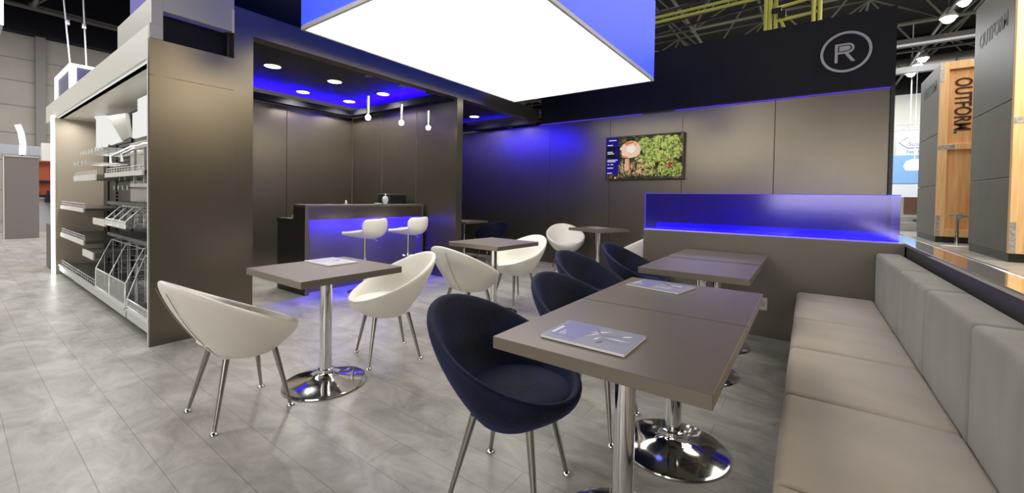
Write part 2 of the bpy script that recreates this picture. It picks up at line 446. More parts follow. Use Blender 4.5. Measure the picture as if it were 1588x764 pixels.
# ---------------- tables
TABLES = {}
def make_table():
    t = empty('pedestal_table', (0, 0, 0), 0, 'x', 'table')
    bm = BM(); box(bm, -.333, .333, -.33, .33, .70, .74, 0, .0015, 1)
    finish('tabletop', bm, M_TABLE, t)
    bm = BM(); lathe(bm, [(0, .0), (.036, .0), (.036, .69), (0, .69)], 32)
    finish('pole', bm, M_CHROME, t, smooth=True, sharp=40)
    bm = BM()
    lathe(bm, [(0, 0), (.245, 0), (.25, .004), (.248, .010), (.235, .0145), (.16, .025), (.09, .041), (.055, .058), (.047, .075), (.047, .092), (.037, .096), (0, .096)], 64)
    finish('base', bm, M_CHROME, t, smooth=True, sharp=40)
    bm = BM(); box(bm, -.12, .12, -.12, .12, .685, .70); finish('mounting_plate', bm, M_DARK, t)
    return t
tab0 = make_table()
tlist = [
    ((-2.48, 1.42, 0), 0, 'square grey pedestal table between two white chairs, nearest the display shelves'),
    ((-2.64, 3.345, 0), -3, 'square grey pedestal table between two white chairs in front of the bar end'),
    ((-.505, 1.393, 0), 0, 'nearest grey table beside the bench, carrying a magazine at its front edge'),
    ((-.505, 2.06, 0), 0, 'grey table joined to the far side of the nearest bench table, magazine on it'),
    ((-.60, 3.105, 0), 0, 'bare grey table with a bluish sheen, nearer of the two by the partition'),
    ((-.60, 3.80, 0), 0, 'bare grey table by the bench standing against the low partition'),
    ((-2.67, 6.03, 0), -20, 'small grey table by the back wall under the screen, between two white chairs'),
    ((-5.45, 5.95, 0), 0, 'grey table in the dark store area behind the post'),
]
for i, (p, a, lab) in enumerate(tlist):
    if i == 0: tab0.location = p; tab0.rotation_euler.z = math.radians(a); tab0['label'] = lab; t = tab0
    else: t = dup(tab0, p, math.radians(a), lab)
    if i in (2, 3): t['group'] = 'tables pushed together beside the bench'
    elif i in (4, 5): t['group'] = 'tables pushed together beside the partition'

# ---------------- tub chairs
def chair_shell():
    bm = BM(); n = 32
    def ring(fx, fy, fz):
        out = []
        for k in range(n):
            a = 2 * PI * k / n
            s, c = math.sin(a), math.cos(a)      # c=1 rear
            out.append(bm.verts.new((fx(s, c), fy(s, c), fz(s, c))))
        return out
    def rz(c): return .600 + .155 * c - .012 * (1 - c * c)
    def lerp(a, b_, t): return a + (b_ - a) * t
    R = []
    bx = lambda s, c: .185 * s
    by = lambda s, c: .02 - .145 * c
    ox = lambda s, c: .325 * s * (1 + .03 * (1 - abs(c)))
    oy = lambda s, c: -.035 - .325 * c
    R.append(ring(lambda s, c: bx(s, c) * .55, lambda s, c: .02 - .08 * c, lambda s, c: .325))
    R.append(ring(lambda s, c: bx(s, c) * .97, lambda s, c: .02 - .14 * c, lambda s, c: .327))
    for t in (.06, .3, .6, .85):
        bul = .018 * math.sin(PI * t)
        R.append(ring(lambda s, c, t=t, bul=bul: lerp(bx(s, c), ox(s, c), t) + bul * s,
                      lambda s, c, t=t, bul=bul: lerp(by(s, c), oy(s, c), t) - bul * c,
                      lambda s, c, t=t: lerp(.335, rz(c) - .022, t ** 1.08)))
    R.append(ring(lambda s, c: ox(s, c) * .997, oy, lambda s, c: rz(c) - .004))
    R.append(ring(lambda s, c: ox(s, c) * .965, lambda s, c: -.035 - .314 * c, lambda s, c: rz(c) + .010))
    R.append(ring(lambda s, c: ox(s, c) * .90, lambda s, c: -.035 - .293 * c, lambda s, c: rz(c) + .008))
    R.append(ring(lambda s, c: ox(s, c) * .855, lambda s, c: -.035 - .278 * c, lambda s, c: rz(c) - .014))
    R.append(ring(lambda s, c: lerp(ox(s, c) * .855, .225 * s, .55), lambda s, c: lerp(-.035 - .278 * c, .02 - .215 * c, .55), lambda s, c: lerp(rz(c) - .014, .415, .6)))
    R.append(ring(lambda s, c: .225 * s, lambda s, c: .02 - .215 * c, lambda s, c: .405))
    R.append(ring(lambda s, c: .12 * s, lambda s, c: .02 - .11 * c, lambda s, c: .395))
    for a, b_ in zip(R, R[1:]):
        for k in range(n):
            bm.faces.new((a[k], a[(k + 1) % n], b_[(k + 1) % n], b_[k]))
    bm.faces.new(R[0][::-1]); bm.faces.new(R[-1])
    bmesh.ops.recalc_face_normals(bm, faces=bm.faces)
    return bm
def chair_pad():
    bm = BM(); n = 32
    prof = [(0.0, .452), (.5, .452), (.82, .446), (.96, .432), (1.0, .415), (.95, .402)]
    rings = []
    for f, z in prof[1:]:
        rings.append([bm.verts.new((.236 * f * math.sin(2 * PI * k / n), .030 - .232 * f * math.cos(2 * PI * k / n), z)) for k in range(n)])
    c = bm.verts.new((0, .03, .453))
    for k in range(n): bm.faces.new((c, rings[0][(k + 1) % n], rings[0][k]))
    for a, b_ in zip(rings, rings[1:]):
        for k in range(n): bm.faces.new((a[k], a[(k + 1) % n], b_[(k + 1) % n], b_[k]))
    bm.faces.new(rings[-1][::-1])
    bmesh.ops.recalc_face_normals(bm, faces=bm.faces)
    return bm
def make_chair(mat, name, seam):
    t = empty(name, (0, 0, 0), 0, 'x', 'chair')
    finish('shell', chair_shell(), mat, t, smooth=True, subsurf=1)
    finish('seat_cushion', chair_pad(), mat, t, smooth=True, subsurf=1)
    for sx in (-1, 1):
        for sy in (-1, 1):
            bm = BM(); tube(bm, [(sx * .185, sy * .185, .010), (sx * .118, sy * .118 + .008, .338)], .0085, 14, r2=.0155)
            lg = finish('leg', bm, M_STEEL, t, smooth=True, sharp=50)
            bm = BM(); lathe(bm, [(0, 0), (.020, 0), (.022, .005), (.012, .012), (.009, .016), (0, .016)], 16, (sx * .186, sy * .186))
            finish('foot_pad', bm, M_CHROME, lg, smooth=True)
    if seam:
        for s in (-1, 1):
            pts = []
            for i in range(9):
                tt = i / 8; a = PI * .085 * s
                sn, cs = math.sin(a), math.cos(a)
                zr = .600 + .155 * cs - .012 * (1 - cs * cs)
                X = (.185 * sn) + (.325 * sn * (1 + .03 * (1 - cs)) - .185 * sn) * tt + .0195 * math.sin(PI * tt) * sn
                Y = (.02 - .145 * cs) + ((-.035 - .325 * cs) - (.02 - .145 * cs)) * tt - .0195 * math.sin(PI * tt) * cs
                pts.append((X, Y, .337 + (zr - .03 - .337) * tt ** 1.08))
            bm = BM(); tube(bm, pts, .0018, 6); finish('seam', bm, principled('grey_thread', (.3, .28, .25), .8), t)
    return t
def place_chairs(proto, items, group):
    for i, (x, y, a, lab) in enumerate(items):
        if i == 0:
            proto.location = (x, y, 0); proto.rotation_euler.z = math.radians(a); proto['label'] = lab; proto['group'] = group
        else: dup(proto, (x, y, 0), math.radians(a), lab, group)
white0 = make_chair(M_WHITE, 'tub_chair', True)
navy0 = make_chair(M_NAVY, 'tub_chair', False)
place_chairs(white0, [
    (-2.55, .96, 0, 'white leather tub chair standing nearest, in front of the tall grey end panel'),
    (-2.54, 1.945, 159, 'white leather tub chair turned towards us on the far side of the nearest left table'),
    (-2.59, 2.89, -6, 'white leather tub chair seen from behind, on the near side of the middle table'),
    (-2.70, 3.84, 164, 'white leather tub chair with its seat open to us, beyond the middle table'),
    (-3.30, 6.13, -140, 'white leather tub chair against the back wall, left of the small table under the screen'),
    (-1.98, 6.02, 85, 'white leather tub chair half hidden behind the end of the low partition'),
], 'white leather tub chairs around the tables')
place_chairs(navy0, [
    (-.97, 1.36, -78, 'navy velvet tub chair nearest to us, drawn up to the table with the front magazine'),
    (-.935, 2.075, -90, 'navy velvet tub chair at the second table from us, mostly hidden by the table tops'),
    (-1.35, 3.06, -90, 'navy velvet tub chair third from us, standing away from the tables'),
    (-1.31, 3.90, -88, 'navy velvet tub chair furthest along the row, next to the low partition'),
    (-4.93, 6.12, 70, 'navy velvet tub chair in the dark area behind the post, right of its table'),
    (-5.35, 5.40, -10, 'navy velvet tub chair in the dark area behind the post, left of its table'),
], 'navy velvet tub chairs')

# ---------------- bar
bar = empty('bar_counter', (-5.0, 3.4, 0), 0, 'grey bar counter with a blue lit front in the alcove', 'bar counter')
B0 = Vector((-5.0, 3.4, 0))
def bpart(name, boxes, mat, parent=bar, off=B0, bevel=0):
    bm = BM()
    for q in boxes: box(bm, *q, bevel=bevel, seg=1)
    return finish(name, shift(bm, -off), mat, parent)
bpart('countertop', [(-5.08, -4.80, 2.48, 4.31, 1.055, 1.08)], M_PANEL_MATTE, bevel=.001)
bpart('end_panel', [(-5.08, -4.80, 2.48, 2.53, 0, 1.055)], M_DARK)
bpart('end_panel_edge', [(-4.802, -4.797, 2.48, 2.525, 0, 1.08)], M_PANEL_MATTE)
bpart('end_panel', [(-5.08, -4.80, 4.28, 4.31, 0, 1.055)], M_PANEL_MATTE)
bpart('upper_front', [(-4.83, -4.80, 2.53, 4.28, .895, 1.055)], M_PANEL)
bpart('front_panel', [(-4.96, -4.93, 2.53, 4.28, 0, 1.055)], M_PANEL_MATTE)
bpart('led_strip', [(-4.875, -4.845, 2.56, 4.26, .93, .94)], E_BAR)
bpart('rear_counter', [(-5.50, -5.08, 2.48, 4.31, .86, .90)], M_DARK)
bpart('rear_carcass', [(-5.48, -5.08, 2.48, 4.31, 0, .86)], M_DARK)

# ---------------- bar stools
def make_stool(footrest):
    t = empty('bar_stool', (0, 0, 0), 0, 'x', 'bar stool')
    bm = BM(); n = 16
    # bucket seat: side profile swept across the width, curled up at the sides
    prof = [(.22, .738), (.20, .715), (.11, .70), (.0, .69), (-.11, .684), (-.18, .694), (-.228, .74), (-.248, .81), (-.253, .875), (-.246, .92)]
    rows = []
    for i, (y, z) in enumerate(prof):
        w = (.16, .185, .20, .21, .22, .23, .238, .236, .222, .185)[i]
        row = []
        for k in range(n + 1):
            u = -1 + 2 * k / n
            lift = (.0, .02, .045, .07, .09, .09, .06, .02, .0, -.01)[i] * abs(u) ** 2.5
            fwd = (0, 0, 0, 0, .02, .06, .11, .14, .14, .12)[i] * abs(u) ** 2.2
            row.append(bm.verts.new((u * w, y + fwd, z + lift)))
        rows.append(row)
    for a, b_ in zip(rows, rows[1:]):
        for k in range(n): bm.faces.new((a[k], a[k + 1], b_[k + 1], b_[k]))
    bmesh.ops.recalc_face_normals(bm, faces=bm.faces)
    s = finish('seat_shell', bm, M_WHITE, t, smooth=True)
    md = s.modifiers.new('solid', 'SOLIDIFY'); md.thickness = .045; md.offset = 0
    md = s.modifiers.new('subsurf', 'SUBSURF'); md.levels = 1; md.render_levels = 2
    bm = BM(); lathe(bm, [(0, .02), (.026, .02), (.026, .42), (.018, .425), (.018, .67), (0, .67)], 24); finish('pole', bm, M_CHROME, t, smooth=True, sharp=40)
    bm = BM(); lathe(bm, [(0, 0), (.20, 0), (.203, .006), (.19, .012), (.07, .028), (.035, .05), (0, .05)], 48); finish('base', bm, M_CHROME, t, smooth=True, sharp=50)
    bm = BM(); tube(bm, [(0.02, 0, .66), (.10, -.05, .655), (.15, -.08, .62)], .005, 8); finish('height_lever', bm, M_CHROME, t)
    if footrest:
        bm = BM(); lathe(bm, [(0, .385), (.11, .385), (.115, .392), (.11, .398), (0, .402)], 32); finish('foot_plate', bm, M_CHROME, t, smooth=True, sharp=40)
    return t
s1 = make_stool(False); s1.location = (-4.48, 3.07, 0); s1.rotation_euler.z = math.radians(112)
s1['label'] = 'white bar stool on the left, at the middle of the blue lit bar'; s1['group'] = 'white bar stools'
s2 = make_stool(True); s2.location = (-4.5, 3.77, 0); s2.rotation_euler.z = math.radians(112)
s2['label'] = 'white bar stool on the right, near the end of the blue lit bar'; s2['group'] = 'white bar stools'

def wire_fence(bm, x0, x1, y, z, h, step):
    tube(bm, [(x0, y, z + h), (x1, y, z + h)], .004, 6); tube(bm, [(x0, y, z + h * .5), (x1, y, z + h * .5)], .003, 6)
    k = int((x1 - x0) / step)
    for i in range(k + 1):
        x = x0 + (x1 - x0) * i / k; tube(bm, [(x, y, z), (x, y, z + h)], .003, 5)
# ---------------- display shelving unit
D0 = Vector((-4.2, .95, 0))
du = empty('display_shelving', D0, 0, 'large grey shelving bay with white lit edges full of wire racks on the left', 'display unit')
def dpart(name, boxes, mat, bevel=0):
    bm = BM()
    for q in boxes: box(bm, *q, bevel=bevel, seg=1)
    return finish(name, shift(bm, -D0), mat, du)
dpart('end_panel', [(-4.14, -4.10, .918, 1.487, 0, 2.10), (-4.14, -4.10, .918, 1.487, 2.103, 2.38)], M_PANEL)
dpart('end_edge', [(-4.165, -4.14, .918, .96, 0, 2.38)], M_OFFWHITE)
dpart('recess_panel', [(-4.26, -4.20, 1.0, 1.487, 2.38, 2.61)], M_BLACK)
dpart('header', [(-9.6, -4.145, .92, 1.0, 2.24, 2.49)], principled('header_white', (.8, .79, .75), .4))
dpart('header_light', [(-8.7, -4.17, .94, .955, 2.234, 2.24)], emit('header_led', (1, .99, .95), .8))
dpart('side_panel', [(-8.80, -8.75, .92, 1.45, 0, 2.24)], principled('beige_side', (.46, .40, .32), .4))
dpart('light_strip', [(-8.80, -8.75, .885, .92, 0, 2.27)], E_WHITE)
dpart('back_panel', [(-8.75, -4.16, 1.42, 1.45, 0, 2.24)], principled('bay_back_dark', (.06, .058, .055), .4, .4))
dpart('soffit', [(-8.75, -4.16, .96, 1.45, 2.24, 2.27)], principled('soffit_cream', (.75, .71, .63), .35))
dpart('plinth', [(-8.74, -5.02, .965, 1.42, .05, .13)], M_SHELF)
dpart('plinth', [(-4.98, -4.17, .965, 1.42, .05, .13)], M_SHELF)
dpart('kick_rail', [(-8.74, -5.02, .955, .967, .055, .14), (-8.74, -5.02, .945, .967, .125, .145)], M_WIRE)
dw_=BM(); wire_fence(dw_, -8.72, -6.42, .98, .13, .07, .12); wire_fence(dw_, -4.97, -4.18, .975, .13, .08, .12); finish('wire_fence', shift(dw_, -D0), M_WIRE, du)
dpart('kick_rail', [(-4.98, -4.17, .955, .967, .055, .14), (-4.98, -4.17, .945, .967, .125, .145)], M_WIRE)
bm = BM()
for x in (-8.4, -7.9, -7.1, -6.3, -5.5, -4.75): box(bm, x, x + .03, 1.40, 1.42, .1, 2.2)
for z in [.2 + .05 * i for i in range(40)]: box(bm, -8.25, -7.1, 1.402, 1.412, z, z + .012)
finish('slotted_uprights', shift(bm, -D0), M_BLACKPL, du)

def shelf(x0, x1, y0, z, lab, thick=.03, fence=.06, grp='flat shelves in the display bay', dark=False):
    t = empty('shelf', ((x0 + x1) / 2, 1.2, z), 0, lab, 'shelf', grp)
    o = Vector(((x0 + x1) / 2, 1.2, z))
    bm = BM(); box(bm, x0, x1, y0 + .01, 1.405, z - thick, z); finish('shelf_board', shift(bm, -o), M_SHELF, t)
    bm = BM(); box(bm, x0, x1, y0 - .004, y0 + .01, z - thick - .015, z + .004); finish('price_rail', shift(bm, -o), M_SHELF if dark else M_OFFWHITE, t)
    if fence:
        bm = BM(); wire_fence(bm, x0 + .01, x1 - .01, y0 + .012, z, fence, .11); finish('wire_fence', shift(bm, -o), M_WIRE, t)
    return t
shelf(-8.72, -7.05, .97, .99, 'long flat shelf with a wire rail, left of the small basket')
shelf(-8.72, -7.05, .97, .60, 'long flat shelf with a wire rail, the lowest one on the left', .04)
shelf(-7.0, -5.2, 1.17, .70, 'dark flat shelf above the big wire baskets', .02, 0, dark=True)
shelf(-7.0, -5.2, 1.17, 1.08, 'dark flat shelf above the small wire basket', .02, 0, dark=True)
shelf(-7.75, -6.45, .98, 1.39, 'white fronted shelf with a low rail in the upper left of the bay', .05, .04)
shelf(-6.40, -4.9, 1.05, 1.40, 'upper shelf with bright clips, right of the white fronted one', .03, .05)
shelf(-6.5, -5.92, .97, .90, 'narrow black tray with white front, left of the small basket', .05, 0)
shelf(-7.1, -6.5, .97, .50, 'narrow black tray with white front, left of the big baskets', .06, 0)

def basket(x0, x1, y0, y1, z0, zf, zb, dividers, lab, front=False):
    o = Vector(((x0 + x1) / 2, (y0 + y1) / 2, z0))
    t = empty('wire_basket', o, 0, lab, 'wire basket', 'wire baskets in the display bay')
    bm = BM(); r = .0056
    def side(x):
        nonlocal bm
        loop = [(x, y0, z0), (x, y0, zf), (x, y0 + (y1 - y0) * .31, zb), (x, y1, zb), (x, y1, z0)]
        tube(bm, loop, r * 1.3, 6); tube(bm, [loop[-1], loop[0]], r, 6)
        for i in range(1, 6):
            yy = y0 + (y1 - y0) * i / 6
            zt = zf + (zb - zf) * min(1, (yy - y0) / ((y1 - y0) * .31))
            tube(bm, [(x, yy, z0), (x, yy, zt)], r * .7, 5)
        for i in range(1, 4):
            zz = z0 + (zb - z0) * i / 4
            ys_ = y0 if zz < zf else y0 + (y1 - y0) * .31 * (zz - zf) / (zb - zf)
            tube(bm, [(x, ys_, zz), (x, y1, zz)], r * .7, 5)
    for d in range(dividers + 2):
        bm = BM(); side(x0 + (x1 - x0) * d / (dividers + 1))
        finish('wire_side', shift(bm, -o), M_WIRE, t)
    bm = BM()
    for z, y in ((z0, y0), (zf, y0), (zb, y1), (z0, y1), (zb, y0 + (y1 - y0) * .31)): tube(bm, [(x0, y, z), (x1, y, z)], r * (1.3 if z != zb or y == y1 else .5), 6)
    k = max(6, int((x1 - x0) / .07))
    for i in range(k + 1):
        x = x0 + (x1 - x0) * i / k
        tube(bm, [(x, y1, z0), (x, y1, zb)], r * .7, 5); tube(bm, [(x, y0, z0), (x, y1, z0)], r * .7, 5)
    for i in range(1, 4): tube(bm, [(x0, y1, z0 + (zb - z0) * i / 4), (x1, y1, z0 + (zb - z0) * i / 4)], r * .7, 5)
    finish('wire_back', shift(bm, -o), M_WIRE, t)
    bm = BM(); box(bm, x0, x1, y0 - .003, y0 + .002, z0 + (.01 if not front else 0), zf - .01)
    mm = MATS.get('clear_front')
    if not mm:
        mm = principled('clear_front', (.6, .62, .62), .1, Alpha=.35)
    finish('front_panel', shift(bm, -o), M_OFFWHITE if front else mm, t)
basket(-6.37, -5.10, .97, 1.39, .15, .35, .66, 1, 'large deep wire basket divided in two, standing on the plinth')
basket(-5.04, -4.22, .97, 1.39, .15, .22, .60, 0, 'large wire basket next to the end panel, partly hidden')
basket(-5.88, -5.1, .97, 1.36, .86, .92, 1.05, 2, 'small shallow wire basket with a white front strip', True)

# hooks, brackets and bars
def hook_row(x0, x1, n, y, z, ln, lab):
    o = Vector(((x0 + x1) / 2, y, z))
    t = empty('hook_rail', o, 0, lab, 'hook rail', 'hook rails in the display bay')
    bm = BM(); tube(bm, [(x0, 1.38, z), (x1, 1.38, z)], .008, 8); finish('rail', shift(bm, -o), M_WIRE, t)
    for i in range(n):
        x = x0 + (x1 - x0) * i / max(1, n - 1)
        bm = BM(); tube(bm, [(x, 1.38, z), (x, 1.38 - ln, z + .01)], .004, 6)
        h = finish('hook', shift(bm, -o), M_WIRE, t)
        bm = BM(); box(bm, x - .018, x + .018, 1.376 - ln, 1.38 - ln, z - .02, z + .03); finish('price_tag', shift(bm, -o), M_OFFWHITE, h)
hook_row(-7.85, -7.1, 4, 1.2, 1.55, .38, 'row of hooks with white tags, lower left row of the bay')
hook_row(-7.55, -6.9, 5, 1.2, 1.67, .36, 'row of hooks with white tags, topmost left row of the bay')
hook_row(-6.6, -6.1, 4, 1.2, 1.66, .40, 'row of hooks with white tags under the tilted white boards')
hook_row(-7.0, -6.2, 4, 1.2, 1.35, .20, 'short hooks on a bar below the upper shelf')
hook_row(-6.6, -6.0, 4, 1.2, 1.24, .22, 'short hooks on the lowest bar, beside the end panel')
for i, (x, lab) in enumerate(((-5.84, 'white angled bracket arm, left of the pair under the lit boards'), (-5.38, 'white angled bracket arm, right of the pair under the lit boards'))):
    o = Vector((x, 1.3, 1.62)); bm = BM()
    tube(bm, [(x, 1.38, 1.72), (x, 1.16, 1.68), (x, 1.0, 1.56), (x, 1.0, 1.49)], .012, 8)
    ob = finish('bracket_arm', shift(bm, -o), M_WIRE); ob.location = o; tag(ob, lab, 'bracket', 'bracket arms in the display bay')
fr = empty('garment_frame', (-4.95, 1.2, 1.4), 0, 'chrome H shaped hanging frame at the right of the bay', 'hanging frame'); o = Vector((-4.95, 1.2, 1.4))
for x in (-5.45, -5.1):
    bm = BM(); box(bm, x - .012, x + .012, 1.1, 1.12, 1.28, 1.66); finish('upright', shift(bm, -o), M_WIRE, fr)
bm = BM(); box(bm, -5.55, -4.3, 1.09, 1.13, 1.62, 1.65); box(bm, -5.55, -4.3, 1.09, 1.13, 1.25, 1.28); finish('crossbar', shift(bm, -o), M_WIRE, fr)
bm = BM(); box(bm, -7.05, -6.1, 1.39, 1.40, .95, 1.82, bevel=.004)
ob = finish('perforated_back_board', bm, principled('pale_metal', (.5, .48, .44), .3, .6)); tag(ob, 'pale metal board behind the hanging frame in the display bay', 'board')

# lit white boards at the top of the bay
E_BOARD = emit('lit_white_board', (1, .99, .96), .86)
def board(name, pts, d, mat, lab, grp='white boards along the top of the display bay'):
    c = sum((Vector(p) for p in pts), Vector()) / len(pts)
    bm = BM(); prism(bm, [Vector(p) - c for p in pts], d); bmesh.ops.recalc_face_normals(bm, faces=bm.faces)
    ob = finish(name, bm, mat); ob.location = c; tag(ob, lab, 'board', grp)
Y_ = 1.25
M_BG_ = principled('board_grey', (.26, .255, .24), .5)
board('sign_board', [(-8.30, Y_ + .02, 1.82), (-7.72, Y_ + .02, 1.81), (-7.72, Y_ + .02, 2.20), (-8.30, Y_ + .02, 2.21)], (0, .03, 0), E_BOARD, 'upright white lit board at the left end of the bay top')
board('sign_board', [(-7.90, Y_ - .06, 2.22), (-7.20, Y_ - .06, 2.16), (-6.62, Y_ - .03, 1.80), (-7.20, Y_ - .03, 1.79)], (0, .025, 0), E_BOARD, 'tilted glowing white board leaning beside the wedge')
board('sign_board', [(-7.17, Y_ - .05, 2.15), (-6.30, Y_ - .05, 2.09), (-6.27, Y_ - .02, 1.82), (-6.60, Y_ - .02, 1.80)], (0, .03, 0), M_BG_, 'grey wedge shaped board between the white ones')
board('sign_board', [(-6.25, Y_, 1.81), (-4.9, Y_, 1.81), (-4.9, Y_, 2.09), (-6.25, Y_, 2.09)], (0, .03, 0), E_BOARD, 'wide upright white lit board next to the end panel')
board('sign_board', [(-5.07, 1.05, 1.92), (-4.5, 1.05, 1.92), (-4.5, 1.05, 2.06), (-5.07, 1.05, 2.06)], (0, .02, 0), E_BOARD, 'small white lit board in front of the wide one')
area_light('bay_light', (-6.4, 1.1, 2.2), (math.radians(-15), 0, 0), 4.4, .12, 34, (1, .97, .9), None)

# tower above the bay
tw = empty('sign_tower', (-4.6, 1.2, 2.62), 0, 'pale grey tower with violet fabric above the display bay', 'tower'); o = Vector((-4.6, 1.2, 2.62))
bm = BM(); box(bm, -5.15, -4.10, .93, 1.0, 2.495, 2.70); box(bm, -4.142, -4.10, .92, 1.0, 2.383, 2.494); box(bm, -4.15, -4.10, 1.001, 1.487, 2.61, 2.9); box(bm, -4.15, -4.10, .93, 1.0, 2.701, 2.9); finish('band', shift(bm, -o), M_LIGHTGREY, tw)
bm = BM(); box(bm, -5.12, -4.56, 1.01, 1.48, 2.51, 3.8); box(bm, -4.55, -4.2, 1.01, 1.48, 2.63, 3.8)
finish('fabric_panel', shift(bm, -o), principled('violet_fabric', (.08, .07, .27), .7, Emission_Color=(.12, .10, .5, 1), Emission_Strength=.35), tw)
bm = BM(); box(bm, -4.104, -4.094, 1.473, 1.487, 2.60, 2.80); finish('bright_clip', shift(bm, -o), M_OFFWHITE, tw)
# low side wall left of the bay
lw = sbox('trim_21', -9.75, -8.82, .93, .98, 0, .68, mat=M_PANEL_MATTE)

# ================================================================== LAMPS OF THE STAND
def downlight(x, y, lab):
    pw = 75 if y < 5 else 38
    t = empty('downlight', (x, y, 2.795), 0, lab, 'ceiling light', 'round downlights in the alcove ceiling')
    bm = BM(); lathe(bm, [(0, -.004), (.088, -.004), (.088, .0), (0, .0)], 32); finish('lens', bm, E_DOWN, t)
    bm = BM(); lathe(bm, [(.088, -.006), (.10, -.004), (.10, .004), (.088, .004)], 32); finish('trim_ring', bm, M_OFFWHITE, t)
    l = bpy.data.lights.new('downlight_beam', 'SPOT'); l.energy = pw; l.spot_size = math.radians(150); l.spot_blend = .6; l.shadow_soft_size = .06; l.color = (1, .95, .87)
    o = bpy.data.objects.new('downlight_beam', l); COL.objects.link(o); o.parent = t; o.location = (0, 0, -.03)
for x, y, lab in ((-5.455, 2.40, 'round white downlight nearest to us in the bar alcove ceiling'), (-5.437, 3.217, 'round white downlight second from the front, over the bar'),
                  (-6.41, 3.27, 'round white downlight over the back left of the bar alcove'), (-6.37, 4.038, 'round white downlight in the far corner of the bar alcove'),
                  (-5.437, 4.027, 'round white downlight nearest to the hanging bulbs at the alcove right wall'), (-5.40, 6.15, 'round downlight seen in the store ceiling just behind the post'), (-4.65, 6.15, 'round downlight in the store ceiling hidden behind the beam')):
    downlight(x, y, lab)

def pendant(x, y, zt, zb, lab):
    t = empty('pendant_lamp', (x, y, 2.80), 0, lab, 'pendant lamp', 'bare bulb pendants over the bar opening')
    bm = BM(); lathe(bm, [(0, -.14), (.014, -.14), (.045, -.155), (.045, -.175), (0, -.175)][::-1], 20); tube(bm, [(0, 0, 0), (0, 0, -.15)], .004, 6); finish('canopy', bm, M_CHROME, t, smooth=True, sharp=40)
    bm = BM(); tube(bm, [(0, 0, -.17), (0, 0, zt - 2.80)], .0022, 6); finish('cord', bm, M_BLACKPL, t)
    bm = BM(); lathe(bm, [(0, zb - 2.80 + .03), (.019, zb - 2.80 + .03), (.019, zt - 2.80), (.010, zt - 2.80 + .01), (0, zt - 2.80 + .012)], 20); finish('tube', bm, principled('dark_chrome', (.45, .44, .43), .12, 1.0), t, smooth=True, sharp=40)
    bm = BM(); bmesh.ops.create_uvsphere(bm, u_segments=20, v_segments=12, radius=.032, matrix=Matrix.Translation((0, 0, zb - 2.80))); finish('bulb', bm, E_BULB, t, smooth=True)
pendant(-4.3, 2.974, 2.39, 2.135, 'pendant with glowing bulb and chrome tube, leftmost and largest of the three')
pendant(-4.3, 3.472, 2.39, 2.15, 'pendant with glowing bulb and chrome tube, middle of the three')
pendant(-4.3, 3.935, 2.39, 2.154, 'pendant with glowing bulb and chrome tube, rightmost of the three')

# ================================================================== SCREEN ON THE BACK WALL
tv = empty('wall_screen', (-2.158, 6.555, 1.882), 0, 'flat screen on the back wall showing a mushroom among ferns', 'screen')
bm = BM(); box(bm, -.625, .625, -.03, .045, -.355, .355, bevel=.004); finish('casing', bm, M_BLACKPL, tv)
def scr(name, c, s=1.1): return emit(name, c, s)
S_BG = bpy.data.materials.new('screen_forest'); S_BG.use_nodes = True
nt = S_BG.node_tree; nt.nodes.clear()
e = nt.nodes.new('ShaderNodeEmission'); oo = nt.nodes.new('ShaderNodeOutputMaterial'); tcn = nt.nodes.new('ShaderNodeTexCoord'); nn = nt.nodes.new('ShaderNodeTexNoise'); rr = nt.nodes.new('ShaderNodeValToRGB')
nn.inputs['Scale'].default_value = 14; nn.inputs['Detail'].default_value = 6
cr = rr.color_ramp; cr.elements[0].position = .38; cr.elements[0].color = (.012, .014, .010, 1); cr.elements[1].position = .66; cr.elements[1].color = (.13, .07, .035, 1)
k_ = cr.elements.new(.54); k_.color = (.03, .035, .02, 1)
nt.links.new(tcn.outputs['Object'], nn.inputs[0]); nt.links.new(nn.outputs[0], rr.inputs[0]); nt.links.new(rr.outputs[0], e.inputs[0]); nt.links.new(e.outputs[0], oo.inputs[0]); e.inputs[1].default_value = 1.6
smats = [S_BG, scr('scr_panel_blue', (.015, .010, .17)), scr('scr_dark', (.008, .009, .015)), scr('scr_cap', (.70, .50, .36)), scr('scr_cap_white', (.72, .70, .62)), scr('scr_orange', (.62, .16, .05)),
         scr('scr_stem', (.55, .30, .17)), scr('scr_leaf_light', (.42, .46, .13)), scr('scr_leaf_mid', (.20, .26, .06)), scr('scr_leaf_dark', (.07, .11, .02)), scr('scr_straw', (.62, .42, .24)), scr('scr_brown', (.20, .06, .03)), scr('scr_text', (.6, .6, .8)), scr('scr_twig', (.45, .40, .30))]
bm = BM()
def flat(pts, mi, lay):
    vs = [bm.verts.new((u * .61, -.0302 - lay * .00025, v * .343)) for u, v in pts]
    f = bm.faces.new(vs); f.material_index = mi
def blob(cx, cy, rx, ry, mi, lay, n=14, jit=0.12, a0=0):
    flat([(cx + rx * math.cos(2 * PI * k / n + a0) * (1 + random.uniform(-jit, jit)), cy + ry * math.sin(2 * PI * k / n + a0) * (1 + random.uniform(-jit, jit))) for k in range(n)], mi, lay)
flat([(-1, -1), (1, -1), (1, 1), (-1, 1)], 0, 0)
def leaf(cx, cy, ang, ln, w, mi, lay):
    c, s = math.cos(ang), math.sin(ang)
    q = [(0, 0), (.35 * ln, w), (ln, 0), (.35 * ln, -w)]
    flat([(max(-.99, min(.99, cx + (c * a - s * b_) * .56)), max(-.99, min(.99, cy + s * a + c * b_))) for a, b_ in q], mi, lay)
def frond(cx, cy, ang, ln, n, lay):
    c, s = math.cos(ang), math.sin(ang)
    for i in range(n):
        t = i / n
        px, py = cx + c * ln * t * .56, cy + s * ln * t
        for sg in (-1, 1):
            leaf(px, py, ang + sg * .9, .26 * (1 - t * .5), .035, random.choice((7, 7, 8, 8, 9)), lay + random.random())
